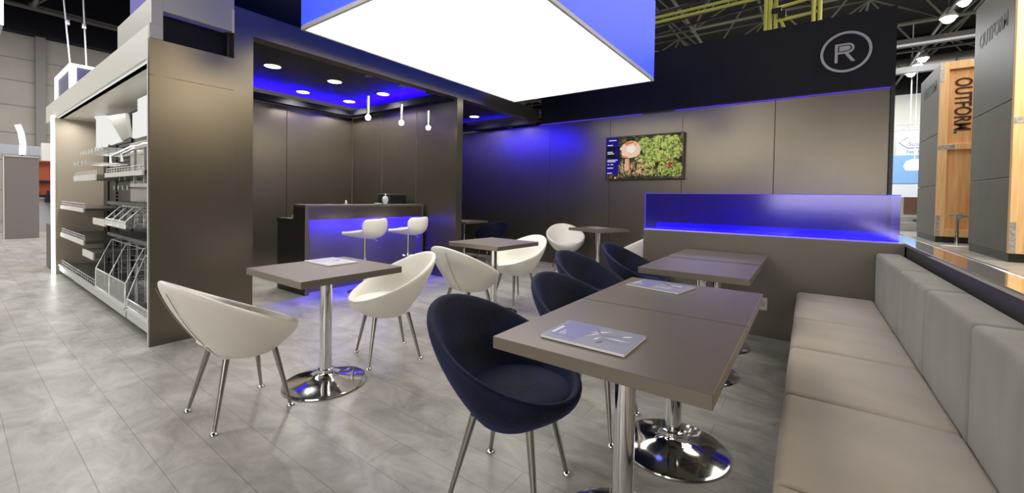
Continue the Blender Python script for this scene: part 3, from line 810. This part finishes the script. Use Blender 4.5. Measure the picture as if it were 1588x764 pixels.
for i in range(34): frond(random.uniform(-.05, .85), random.uniform(.55, .95), random.uniform(-2.6, -.4), random.uniform(.3, .6), 6, 2)
for i in range(22): frond(random.uniform(.5, .9), random.uniform(-.4, .6), random.uniform(-2.4, -.6), random.uniform(.3, .5), 6, 2)
for i in range(20): frond(random.uniform(0, .45), random.uniform(-.3, .3), random.uniform(-2.8, .2), random.uniform(.25, .45), 5, 2)
for i in range(150): leaf(random.uniform(-.65, .3), random.uniform(-.95, -.35), random.uniform(.3, 2.8), random.uniform(.1, .35), .012, random.choice((10, 10, 11, 7)), 4 + random.random())
for i in range(130): leaf(random.uniform(.1, .98), random.uniform(-.95, -.6), random.uniform(.2, 2.9), random.uniform(.1, .3), .03, random.choice((7, 8, 8, 9)), 4 + random.random())
for i in range(50): blob(random.uniform(-.95, .1), random.uniform(-.95, -.15), .03, .05, random.choice((11, 10, 11)), 3.5, 7, .3)
for i in range(40):
    a = random.uniform(0, 2 * PI); r = random.uniform(0, 1)
    blob(.70 + .13 * r * math.cos(a), -.35 + .24 * r * math.sin(a), .022, .04, random.choice((11, 11, 11, 10)), 6 + random.random(), 6, .3)
for q in (((-.02, .72), (.12, .05)), ((.20, .6), (.22, .2)), ((.40, .55), (.36, .2)), ((-.1, .5), (.1, .1))):
    (x0, y0), (x1, y1) = q; flat([(x0, y0), (x0 + .012, y0), (x1 + .012, y1), (x1, y1)], 13, 2.5)
# mushroom
flat([(-.47, -.05), (-.36, -.05), (-.335, -.6), (-.49, -.62)], 6, 7)
for i in range(6): flat([(-.46 + .02 * i, -.08), (-.455 + .02 * i, -.08), (-.455 + .022 * i, -.58), (-.465 + .022 * i, -.58)], random.choice((5, 10, 4)), 7.4)
cap = [(-.65, .42), (-.58, .52), (-.52, .66), (-.42, .76), (-.30, .79), (-.18, .73), (-.08, .55), (-.05, .35), (-.08, .15), (-.17, .03), (-.34, -.02), (-.47, 0), (-.56, .04), (-.575, .36)]
flat(cap, 3, 8)
blob(-.31, .40, .13, .16, 4, 8.3, 14, .2)
flat([(-.50, .68), (-.42, .75), (-.26, .76), (-.22, .68), (-.36, .63), (-.44, .57)], 5, 8.5)
flat([(-.56, .12), (-.47, .07), (-.36, .03), (-.47, .0), (-.56, .02)], 5, 8.5)
blob(-.19, .62, .03, .07, 6, 8.6, 8, .2)
# menu panel
flat([(-1, -.80), (-.66, -.80), (-.66, .99), (-1, .99)], 1, 9); flat([(-.66, -.35), (-.60, -.25), (-.60, 0), (-.66, 0)], 1, 9)
flat([(-1, 0), (-.62, 0), (-.62, .55), (-1, .55)], 2, 9.3); blob(-.71, .28, .05, .22, 1, 9.5, 10, .2)
for x0, x1, y in ((-.93, -.72, .86), (-.97, -.82, .63), (-.97, -.82, .30), (-.97, -.78, .22), (-.97, -.68, -.09), (-.97, -.74, -.16), (-.96, -.92, -.30), (-.88, -.8, -.30), (-.97, -.8, -.47), (-.97, -.83, -.72)):
    flat([(x0, y - .02), (x1, y - .02), (x1, y + .02), (x0, y + .02)], 12, 10)
bmesh.ops.recalc_face_normals(bm, faces=bm.faces)
finish('display_picture', bm, smats, tv)

# ================================================================== ROUND R EMBLEM
lg = empty('round_emblem', (.332, 6.555, 3.066), 0, 'round silver ring emblem with the letter R on the black upper wall', 'emblem')
M_SIL = principled('brushed_silver', (.42, .42, .43), .35, .3)
bm = BM()
n = 64; ro, ri = .25, .222
ov = [[bm.verts.new((r * math.cos(2 * PI * k / n), y, r * math.sin(2 * PI * k / n))) for k in range(n)] for r, y in ((ro, 0), (ro, -.03), (ri, -.03), (ri, 0))]
for i in range(4):
    a, b_ = ov[i], ov[(i + 1) % 4]
    for k in range(n): bm.faces.new((a[k], a[(k + 1) % n], b_[(k + 1) % n], b_[k]))
bmesh.ops.recalc_face_normals(bm, faces=bm.faces); finish('ring', bm, M_SIL, lg)
bm = BM()
def stroke(pts):
    prism(bm, [(x, -.03, z) for x, z in pts], (0, .03, 0))
# stem, bowl outline, leg, inner plate
arc = lambda cx, cz, rx, rz, a0, a1, k=10: [(cx + rx * math.cos(math.radians(a0 + (a1 - a0) * i / k)), cz + rz * math.sin(math.radians(a0 + (a1 - a0) * i / k))) for i in range(k + 1)]
stroke([(-.105, -.125), (-.075, -.125), (-.075, .105), (-.105, .105)])
stroke([(-.075, .105), (-.075, .083)] + [(.02, .083)] + arc(.02, .043, .040, .040, 90, -90) + [(-.075, .003), (-.075, -.019)] + arc(.02, .043, .064, .062, -90, 90))
stroke([(-.01, -.019), (.025, -.019), (.095, -.125), (.058, -.125)])
stroke([(-.064, .073), (.018, .073)][::-1] + [(-.064, .013)] + arc(.018, .043, .030, .030, -90, 90)[0:11])
bmesh.ops.recalc_face_normals(bm, faces=bm.faces); finish('letter', bm, M_SIL, lg)

# ================================================================== SMALL THINGS
def magazine(x, y, z, w, d, rz, lab, seed, tint, th=.008, title=True, grp=None):
    t = empty('magazine', (x, y, z), math.radians(rz), lab, 'magazine', grp)
    bm = BM(); box(bm, -w / 2, w / 2, -d / 2, d / 2, .0005, th - .001, bevel=.0012); finish('pages', bm, M_PAPER, t)
    rd = random.Random(seed)
    mt = [principled('cover_%d' % seed, tint, .28), principled('cover_sketch', (.17, .17, .18), .4), principled('cover_white', (.85, .85, .9), .3), principled('cover_blue%d' % seed, (tint[0] * .75, tint[1] * .72, min(1, tint[2] * 1.15)), .3)]
    bm = BM(); box(bm, -w / 2, w / 2, -d / 2, d / 2, th - .001, th)
    def pf(pts, mi, k=1): 
        vs = [bm.verts.new((u * w / 2, v * d / 2, th + .0002 * k)) for u, v in pts]; f = bm.faces.new(vs); f.material_index = mi
    pf([(-.9, -.7), (-.2, -.9), (-.05, .9), (-.85, .9)], 3)
    if title:
        pf([(-.90, -.55), (-.82, -.55), (-.82, .25), (-.90, .25)], 2, 2)
        for i, (a, l_) in enumerate(((-.70, .5), (-.62, .3))): pf([(a, -.55), (a + .03, -.55), (a + .03, -.55 + l_), (a, -.55 + l_)], 2, 2)
    for i in range(9):
        cx, cy = rd.uniform(0, .7), rd.uniform(-.5, .6); L = rd.uniform(.15, .4); a = rd.uniform(0, PI)
        c, s = math.cos(a), math.sin(a); ww = rd.uniform(.02, .09)
        pf([(cx - c * L, cy - s * L), (cx + s * ww, cy - c * ww), (cx + c * L, cy + s * L), (cx - s * ww, cy + c * ww)], 1 if i % 2 else 2, 2 + i % 3)
    bmesh.ops.recalc_face_normals(bm, faces=bm.faces)
    finish('cover', bm, mt, t)
magazine(-.565, 1.252, .741, .285, .20, 0, 'folded pale blue magazine lying at the front edge of the nearest bench table', 1, (.30, .31, .43), .010)
magazine(-.625, 2.215, .741, .285, .205, -10, 'pale blue magazine lying on the far half of the second bench table', 2, (.33, .33, .43), .007)
magazine(-2.63, 1.54, .741, .31, .21, 0, 'white magazine with a grey drawing on the left table', 3, (.82, .82, .84), .008, False)
magazine(-2.72, 6.1, .741, .30, .21, -25, 'open pale leaflet on the small table under the screen', 4, (.62, .60, .58), .004, False)
magazine(-5.35, 5.8, .741, .25, .18, 10, 'pale leaflet on the table behind the post', 5, (.5, .48, .44), .004, False)

# on the bar
t = empty('salt_shaker', (-4.98, 3.12, 1.08), 0, 'small white shaker standing on the bar counter', 'shaker')
bm = BM(); lathe(bm, [(0, 0), (.016, 0), (.018, .01), (.012, .035), (.007, .05), (0, .055)], 16); finish('body', bm, M_OFFWHITE, t, smooth=True)
t = empty('glass_dispenser', (-5.0, 3.76, 1.08), 0, 'round glass dispenser with a knob on the bar counter', 'dispenser')
mg = principled('clear_glass', (.8, .82, .82), .03, 0, .8, Alpha=.55)
bm = BM(); lathe(bm, [(0, .0), (.035, 0), (.03, .015), (.042, .045), (.044, .08), (.03, .105), (.018, .115), (0, .115)], 20); finish('bowl', bm, mg, t, smooth=True)
bm = BM(); lathe(bm, [(0, .113), (.022, .115), (.02, .125), (.008, .13), (.012, .145), (0, .152)], 16); finish('lid', bm, M_CHROME, t, smooth=True)
t = empty('saucer', (-4.98, 3.62, 1.08), 0, 'small white saucer beside the glass dispenser on the bar', 'saucer')
bm = BM(); lathe(bm, [(0, 0), (.03, 0), (.055, .014), (.05, .014), (.03, .006), (0, .005)], 24); finish('dish', bm, M_OFFWHITE, t, smooth=True)
t = empty('coffee_machine', (-5.28, 4.10, .90), 0, 'black coffee machine standing behind the bar counter', 'coffee machine')
bm = BM(); box(bm, -.14, .14, -.17, .17, 0, .33, bevel=.02, seg=3); finish('body', bm, M_BLACKPL, t, smooth=True, sharp=40)
bm = BM(); box(bm, .141, .147, -.12, .12, .2, .3, bevel=.002); finish('front_panel', bm, M_BLACKPL, t)
t = empty('paper_roll', (-5.20, 2.56, .90), 0, 'small white paper roll on the low rear counter of the bar', 'paper roll')
bm = BM(); lathe(bm, [(.012, 0), (.035, 0), (.035, .045), (.012, .045)], 20); finish('paper', bm, M_OFFWHITE, t, smooth=True, sharp=40)
bm = BM(); lathe(bm, [(.010, 0), (.012, 0), (.012, .046), (.010, .046)], 16); finish('core', bm, principled('cardboard', (.3, .22, .14), .8), t)

# wall socket
t = empty('wall_socket', (-.315, 4.25, .295), 0, 'white power socket low on the grey partition', 'socket')
bm = BM(); box(bm, -.045, .045, -.012, 0, -.055, .055, bevel=.004); finish('cover_plate', bm, M_OFFWHITE, t)
bm = BM(); tube(bm, [(0, -.0125, 0), (0, -.014, 0)], .026, 20); finish('socket_recess', bm, principled('socket_grey', (.5, .5, .5), .5), t)

# ================================================================== OUTSIDE THE STAND, RIGHT: CRATES
M_WOOD = principled('pale_plywood', (.72, .45, .22), .55)
noise_color(M_WOOD, (.72, .32, .10), (.92, .55, .26), 2.2, 8, .3, .7, stretch=(5, 5, .35))
M_WOOD2 = principled('pale_plank', (.76, .5, .25), .55)
noise_color(M_WOOD2, (.82, .47, .20), (.92, .62, .33), 3, 8, .3, .7, stretch=(6, 6, .4))
M_CRATE = noise_color(principled('crate_grey_side', (.20, .185, .15), .45, .35), (.085, .075, .058), (.10, .088, .068), 2)
M_BURN = principled('burnt_letter', (.07, .02, .008), .7)
M_BRK = noise_color(principled('galvanised', (.5, .45, .42), .5, .4), (.35, .30, .28), (.6, .56, .53), 18)
def crate(x, y0, y1, h, w, rail, lab, txt_z, side_y, side_z):
    o = Vector((x, y0, 0))
    t = empty('display_crate', o, 0, lab, 'crate', 'giant wooden crates beyond the low wall')
    bm = BM()
    zc = [.18, 1.8, 3.45, h]
    for a, c in zip(zc, zc[1:]): box(bm, 0, w, .06, y1 - y0, a + .012, c, 0, .01, 1)
    finish('grey_body', bm, M_CRATE, t)
    bm = BM(); box(bm, .02, w - .02, .02, y1 - y0, 0, .19); finish('plinth', bm, M_DARK, t)
    bm = BM(); box(bm, .18, w - .18, .03, .06, .4, h - .25); finish('front_panel', bm, M_WOOD, t)
    for q in ((0, .2, -.07, .06, .19, h), (w - .2, w, -.07, .06, .19, h)):
        bm = BM(); box(bm, *q, bevel=.008); finish('frame_plank', bm, M_WOOD2, t)
    for q in ((.2, w - .2, -.07, .06, .19, .42), (.2, w - .2, -.07, .06, h - .24, h), (.2, w - .2, -.065, .06, rail - .10, rail + .08)):
        bm = BM(); box(bm, *q, bevel=.008); finish('frame_plank', bm, M_WOOD2, t)
    for q in ((-.005, .09, -.075, -.065, .2, .85), (-.005, .09, -.075, -.065, h - .62, h + .01), (-.005, .36, -.075, -.065, rail - .1, rail + .04)):
        bm = BM(); box(bm, *q); finish('corner_bracket', bm, M_BRK, t)
    # reads downwards on the wood, level on the grey side
    rot = Matrix(((0, 1, 0, .51), (0, 0, -1, .02), (-1, 0, 0, txt_z), (0, 0, 0, 1)))
    text_mesh('lettering', 'OUTFORM.', M_BURN, .52, .006, t, rot, .66, .007)
    rot = Matrix(((0, 0, -1, -.002), (-1, 0, 0, side_y - y0), (0, 1, 0, side_z), (0, 0, 0, 1)))
    text_mesh('side_lettering', 'OUTFORM', principled('dark_letter', (.04, .037, .033), .5), .48, .004, t, rot, .80, .008)
    return t
crate(3.29, 18.47, 21.2, 5.66, 2.4, 3.02, 'tall wooden crate panel with grey side, further of the two giant crates', 4.28, 19.75, 5.05)
crate(3.45, 13.20, 15.85, 6.3, 2.4, 3.02, 'giant crate with grey side at the right edge, nearer of the two', 4.28, 14.55, 5.30)
# barrier post between the crates
t = empty('barrier_post', (3.48, 17.0, 0), 0, 'slim metal stand with a small cross bar in front of the far crate', 'stand')
bm = BM(); lathe(bm, [(0, 0), (.32, 0), (.32, .012), (.05, .03), (0, .03)], 32); finish('foot_plate', bm, M_OFFWHITE, t)
bm = BM(); tube(bm, [(0, 0, .02), (0, 0, .92)], .035, 12); finish('post', bm, M_STEEL, t)
bm = BM(); box(bm, -.2, .25, -.02, .02, .84, .9); box(bm, .0, .09, -.05, .05, .8, .96); finish('cross_bar', bm, M_BRK, t)

# ---------------- far right background: booths against the far wall
def thing_box(name, label, cat, parts, loc, grp=None):
    t = empty(name, loc, 0, label, cat, grp)
    for pn, bx, mt in parts:
        bm = BM()
        for q in bx: box(bm, *q)
        finish(pn, bm, mt, t)
    return t
M_BN = principled('banner_white', (.8, .82, .85), .6); M_LB = principled('sky_blue_board', (.26, .48, .85), .6)
M_INK = principled('banner_blue_ink', (.10, .15, .32), .6)
bn = thing_box('hanging_banner', 'white banner with an arrow and blue lettering hanging in the far hall', 'banner', [('cloth', [(-1, 1, -.02, .02, 0, 1.3)], M_BN)], (4.9, 31.0, 3.85))
rot = Matrix(((1, 0, 0, .35), (0, 0, -1, -.025), (0, 1, 0, .85), (0, 0, 0, 1)))
text_mesh('lettering', 'Suba', M_INK, .33, .003, bn, Matrix(((1, 0, 0, -.27), (0, 0, -1, -.025), (0, 1, 0, .62), (0, 0, 0, 1))), .8)
text_mesh('lettering', 'Tear H', M_INK, .27, .003, bn, Matrix(((1, 0, 0, -.30), (0, 0, -1, -.025), (0, 1, 0, .2), (0, 0, 0, 1))), .8)
bm = BM(); tube(bm, [(-.55, -.03, 1.0), (-.9, -.03, .72), (-.55, -.03, .42), (.5, -.03, .40)], .02, 6); finish('arrow_mark', bm, M_INK, bn)
bm = BM(); tube(bm, [(-.6, 0, 1.29), (-.6, .1, 1.47)], .015, 6); tube(bm, [(.6, 0, 1.29), (.6, .1, 1.47)], .015, 6); finish('strap', bm, M_WIRE, bn)
tr_ = empty('banner_truss', (4.9, 31.1, 5.3), 0, 'slim white lattice truss above the far banner', 'truss')
bm = BM()
for z in (0, .3): tube(bm, [(-3, 0, z), (3, 0, z)], .035, 6)
for i in range(20): tube(bm, [(-3 + .3 * i, 0, 0 if i % 2 else .3), (-2.7 + .3 * i, 0, .3 if i % 2 else 0)], .02, 5)
finish('lattice', bm, M_WIRE, tr_)
bm = BM(); tube(bm, [(-.45, 0, .3), (-.45, 0, 5.72)], .03, 6); finish('hanger', bm, M_WIRE, tr_)
thing_box('blue_booth_wall', 'light blue and white booth wall in the far hall', 'booth wall', [('blue_board', [(-1.2, .42, -.1, 0, 1.55, 3.05)], M_LB), ('white_board', [(-1.2, 1.6, 0, .1, 0, 3.05), (-1.2, 1.6, -.12, 0, .35, 1.5)], M_BN)], (4.6, 30.2, .75))
thing_box('booth_cabinet', 'white and brown cabinet row in the far hall beside the blue screen end', 'cabinet', [('brown_front', [(-.5, .7, -.05, 0, .75, 1.5)], principled('brown_front', (.28, .15, .10), .6)), ('white_carcass', [(-1.0, 1.0, 0, .6, 0, 1.5), (-1, 1, -.08, 0, .32, .42), (-1, 1, -.08, 0, .62, .72)], M_OFFWHITE), ('dark_gap', [(-.2, .9, -.1, -.05, .46, .5), (.1, .7, -.12, -.05, .78, 1.0)], M_BLACKPL)], (3.95, 25.0, 0))
t = empty('globe_lamp', (4.05, 27.0, 3.0), 0, 'glowing white dome lamp in front of the far blue board', 'lamp')
bm = BM(); lathe(bm, [(0, -.2), (.3, -.18), (.38, 0), (.3, .22), (.12, .32), (0, .34)], 24); finish('shade', bm, emit('far_globe', (1, 1, 1), 2.5), t, smooth=True)
bm = BM(); tube(bm, [(0, 0, .3), (0, 0, 5.5)], .015, 6); finish('cord', bm, M_WIRE, t)

# ---------------- yellow lighting truss above the black wall
M_YEL = principled('lime_yellow_paint', (.55, .56, .10), .45)
t = empty('yellow_truss', (-1.1, 7.5, 3.2), 0, 'lime yellow tubular truss rising behind the black upper wall', 'truss'); o = Vector((-1.1, 7.5, 3.2))
def tubes(name, segs, r):
    bm = BM()
    for a, c in segs: tube(bm, [a, c], r, 10)
    return finish(name, shift(bm, -o), M_YEL, t)
tubes('long_tube', [((-6, 7.5, 4.47), (-.6, 7.5, 4.47)), ((-6, 7.5, 4.37), (-.6, 7.5, 4.37 + .02))], .026)
tubes('upright', [((-.60, 7.5, 3.2), (-.60, 7.5, 5.2)), ((-.545, 7.5, 3.2), (-.545, 7.5, 5.2))], .030)
tubes('upright', [((-.47, 7.5, 3.2), (-.47, 7.5, 4.4)), ((.0, 7.5, 3.6), (.0, 7.5, 5.2)), ((.075, 7.5, 3.6), (.075, 7.5, 5.2))], .028)
tubes('cross_tube', [((-.5, 7.5, 4.17), (.05, 7.5, 4.22)), ((-.5, 7.5, 3.97), (.05, 7.5, 4.0))], .022)
tubes('brace', [((-.5, 7.5, 4.22), (-.36, 7.5, 3.85)), ((-3.2, 7.5, 4.02), (-2.2, 7.5, 3.84))], .022)
bm = BM(); box(bm, -.52, -.40, 7.45, 7.55, 4.08, 4.16); box(bm, -.44, -.34, 7.44, 7.52, 4.0, 4.1); finish('clamp', shift(bm, -o), M_BLACKPL, t)
# black lighting bridge with small spots behind the wall
t = empty('black_truss', (-3, 10, 5.2), 0, 'black lattice truss with cables under the roof behind the wall', 'truss'); bm = BM()
for y, z in ((0, 0), (.4, 0), (.2, .35)): tube(bm, [(-2, y, z), (4.5, y - 2, z - .4)], .025, 6)
for i in range(22):
    x = -2 + .3 * i; yy = -.0923 * (x + 2) * 3.33 / 1.0 * .98; zz = -.0615 * (x + 2)
    tube(bm, [(x, yy, zz), (x + .15, yy + .2, zz + .33)], .012, 5); tube(bm, [(x + .15, yy + .2, zz + .33), (x + .3, yy - .05, zz)], .012, 5)
finish('lattice', bm, M_BLACKPL, t)
t = empty('spotlight', (-2.93, 9.0, 4.75), 0, 'small bright white spotlight beside the light box, above the black wall', 'spotlight')
bm = BM(); bmesh.ops.create_uvsphere(bm, u_segments=16, v_segments=8, radius=.055); finish('lens', bm, E_HALL, t, smooth=True)
bm = BM(); box(bm, -.25, -.02, -.03, .03, -.13, -.07); finish('arm', bm, M_OFFWHITE, t)
bm = BM(); tube(bm, [(0, 0, .05), (0, 0, 6.25)], .008, 6); finish('hanger', bm, M_BLACKPL, t)

# roof lamps
def roof_lamp(x, y, z, r, lab):
    t = empty('roof_lamp', (x, y, z), 0, lab, 'roof lamp', 'bright lamps in a line under the hall roof')
    bm = BM(); bmesh.ops.create_uvsphere(bm, u_segments=16, v_segments=8, radius=r * .8); finish('lens', bm, E_HALL, t)
    bm = BM(); lathe(bm, [(r, 0), (r * 1.1, .02), (r * .6, .25), (r * .2, .4), (0, .4)], 20); finish('housing', bm, M_OFFWHITE, t, smooth=True)
    bm = BM(); tube(bm, [(0, 0, .4), (0, 0, 1.0)], .03, 6); finish('hanger', bm, M_ROD, t)
L = [((4.15, 20.4, 8.1), .18, 'bright roof lamp highest above the gap left of the crates'), ((4.05, 21.8, 8.1), .24, 'large bright roof lamp second from the top, left of the nearer crate'),
     ((4.25, 27.2, 8.1), .22, 'roof lamp above the far crate, topmost of the lower three'), ((4.25, 28.4, 8.1), .20, 'roof lamp above the far crate, middle of the lower three'), ((4.25, 30.0, 8.1), .22, 'roof lamp above the far crate, lowest of the lower three')]
for p, r, lab in L: roof_lamp(*p, r, lab)

# ================================================================== LEFT BACKGROUND
t = empty('grey_booth_wall', (-15.9, 1.1, 0), 0, 'grey booth partition standing in the left background', 'booth wall')
bm = BM(); box(bm, -.15, .10, -.28, .29, 0, 2.03, bevel=.005); finish('panel', bm, principled('booth_taupe', (.23, .205, .17), .5), t)
bm = BM(); box(bm, .10, .115, -.285, -.265, 0, 2.04); box(bm, .1, .115, -.285, .29, 2.02, 2.04); finish('bright_edge', bm, M_OFFWHITE, t)
t = empty('orange_rack', (-18.2, 1.5, 0), 0, 'orange backed rack with dark rails in the left background', 'rack')
bm = BM(); box(bm, -.05, 0, -.5, .75, 1.0, 2.06); box(bm, -.05, .12, -.5, .75, 2.02, 2.06); finish('orange_board', bm, principled('orange_board', (.42, .09, .03), .6), t)
bm = BM(); box(bm, -.05, 0, -.5, .75, 0, .95); finish('lower_board', bm, M_LIGHTGREY, t)
bm = BM()
for z in (1.0, 1.42): box(bm, 0, .12, -.5, .75, z, z + .07)
box(bm, .0, .2, .2, .55, .85, 1.0); box(bm, .05, .12, .38, .42, 0, .9)
for y in (.05, .25, .62): box(bm, .02, .1, y, y + .04, 1.05, 1.2)
finish('dark_rails', bm, M_BLACKPL, t)
t = empty('orange_rack', (-18.2, .1, 0), 0, 'dark and orange rack cut off by the left picture edge', 'rack')
bm = BM(); box(bm, -.05, 0, -.2, .75, 1.0, 2.06); finish('orange_board', bm, MATS['orange_board'], t)
bm = BM(); box(bm, 0, .2, -.2, .75, 1.4, 1.5); box(bm, 0, .25, .3, .75, 0, 1.0); box(bm, 0, .1, .7, .75, 0, 2); finish('dark_rails', bm, M_BLACKPL, t)
t = empty('white_control_box', (-18.15, 1.83, 2.06), 0, 'white cabinet box above the orange rack', 'box')
bm = BM(); box(bm, -.1, .1, -.19, .15, 0, .52, bevel=.01); finish('case', bm, M_OFFWHITE, t)
bm = BM(); box(bm, .1, .12, .06, .09, .2, .32); finish('handle', bm, M_BLACKPL, t)
t = empty('curved_light', (-17.9, 1.22, 2.2), 0, 'slim curved white light above the grey booth partition', 'light')
bm = BM(); tube(bm, [(0, .05, 0), (0, .06, .3), (0, .03, .6), (0, -.03, .82)], .06, 8); finish('light_tube', bm, emit('curved_tube', (1, 1, 1), 3), t)
bm = BM(); tube(bm, [(0, .05, -2.2), (0, .05, 0)], .02, 8); finish('stand', bm, M_STEEL, t)
t = empty('booth_header', (-19, 1.5, 2.25), 0, 'long pale blue-grey booth header behind the grey partition', 'booth header')
bm = BM(); box(bm, -.05, .05, -2.2, .6, 0, .28); box(bm, -.04, .04, -2.1, -2.0, -2.25, 0); box(bm, -.04, .04, .4, .5, -2.25, 0); finish('board', bm, principled('pale_blue_board', (.42, .45, .52), .5), t)
# lit frame sign hanging, left
t = empty('lit_cube_sign', (-12, 1.48, 3.0), 0, 'hanging box sign outlined in white light behind the bay header', 'hanging sign')
E_RIM = emit('sign_rim_light', (1, 1, 1), 2.2)
bm = BM(); w = .05
box(bm, -.06, .02, -.02, .08, -.6, .70)
box(bm, -1.9, 0, -.02, .03, .70, .75); box(bm, -.03, .02, 0, 1.1, .70, .75)
box(bm, -1.9, -1.84, -.02, .03, -.6, .70); finish('lit_rim', bm, E_RIM, t)
bm = BM(); box(bm, -1.84, -.06, .03, .05, -.6, .70); box(bm, -.05, -.03, .08, 1.1, -.6, .70); finish('dark_face', bm, principled('sign_face', (.16, .16, .26), .5), t)
for (a, c, lab) in (((-12.0, 1.47), .0, 'thin steel cable left of the lit box sign'), ((-12.0, 1.70), .35, 'thin steel cable right of the lit box sign')):
    tt = empty('hanging_cable', (a[0], a[1], 3.75), 0, lab, 'cable', 'steel hanging cables')
    bm = BM(); tube(bm, [(0, 0, 0), (-.12 if c == 0 else 0, -.09 if c == 0 else -.05, 1.6)], .012, 6); finish('wire', bm, M_WIRE, tt)
    bm = BM(); tube(bm, [(0, -.03, .75), (0, -.03, .84)], .03, 8); finish('ferrule', bm, M_WIRE, tt)
t = empty('lit_hanging_panel', (-9, .38, 3.4), 0, 'white glowing hanging panel cut off at the top left corner', 'hanging sign')
bm = BM(); box(bm, -.03, .03, -.3, .10, .06, 1.2); finish('lit_face', bm, emit('panel_light', (1, 1, 1), 2.5), t)
bm = BM(); box(bm, -.6, .03, -.3, .09, 0, .05); finish('underside', bm, M_LIGHTGREY, t)
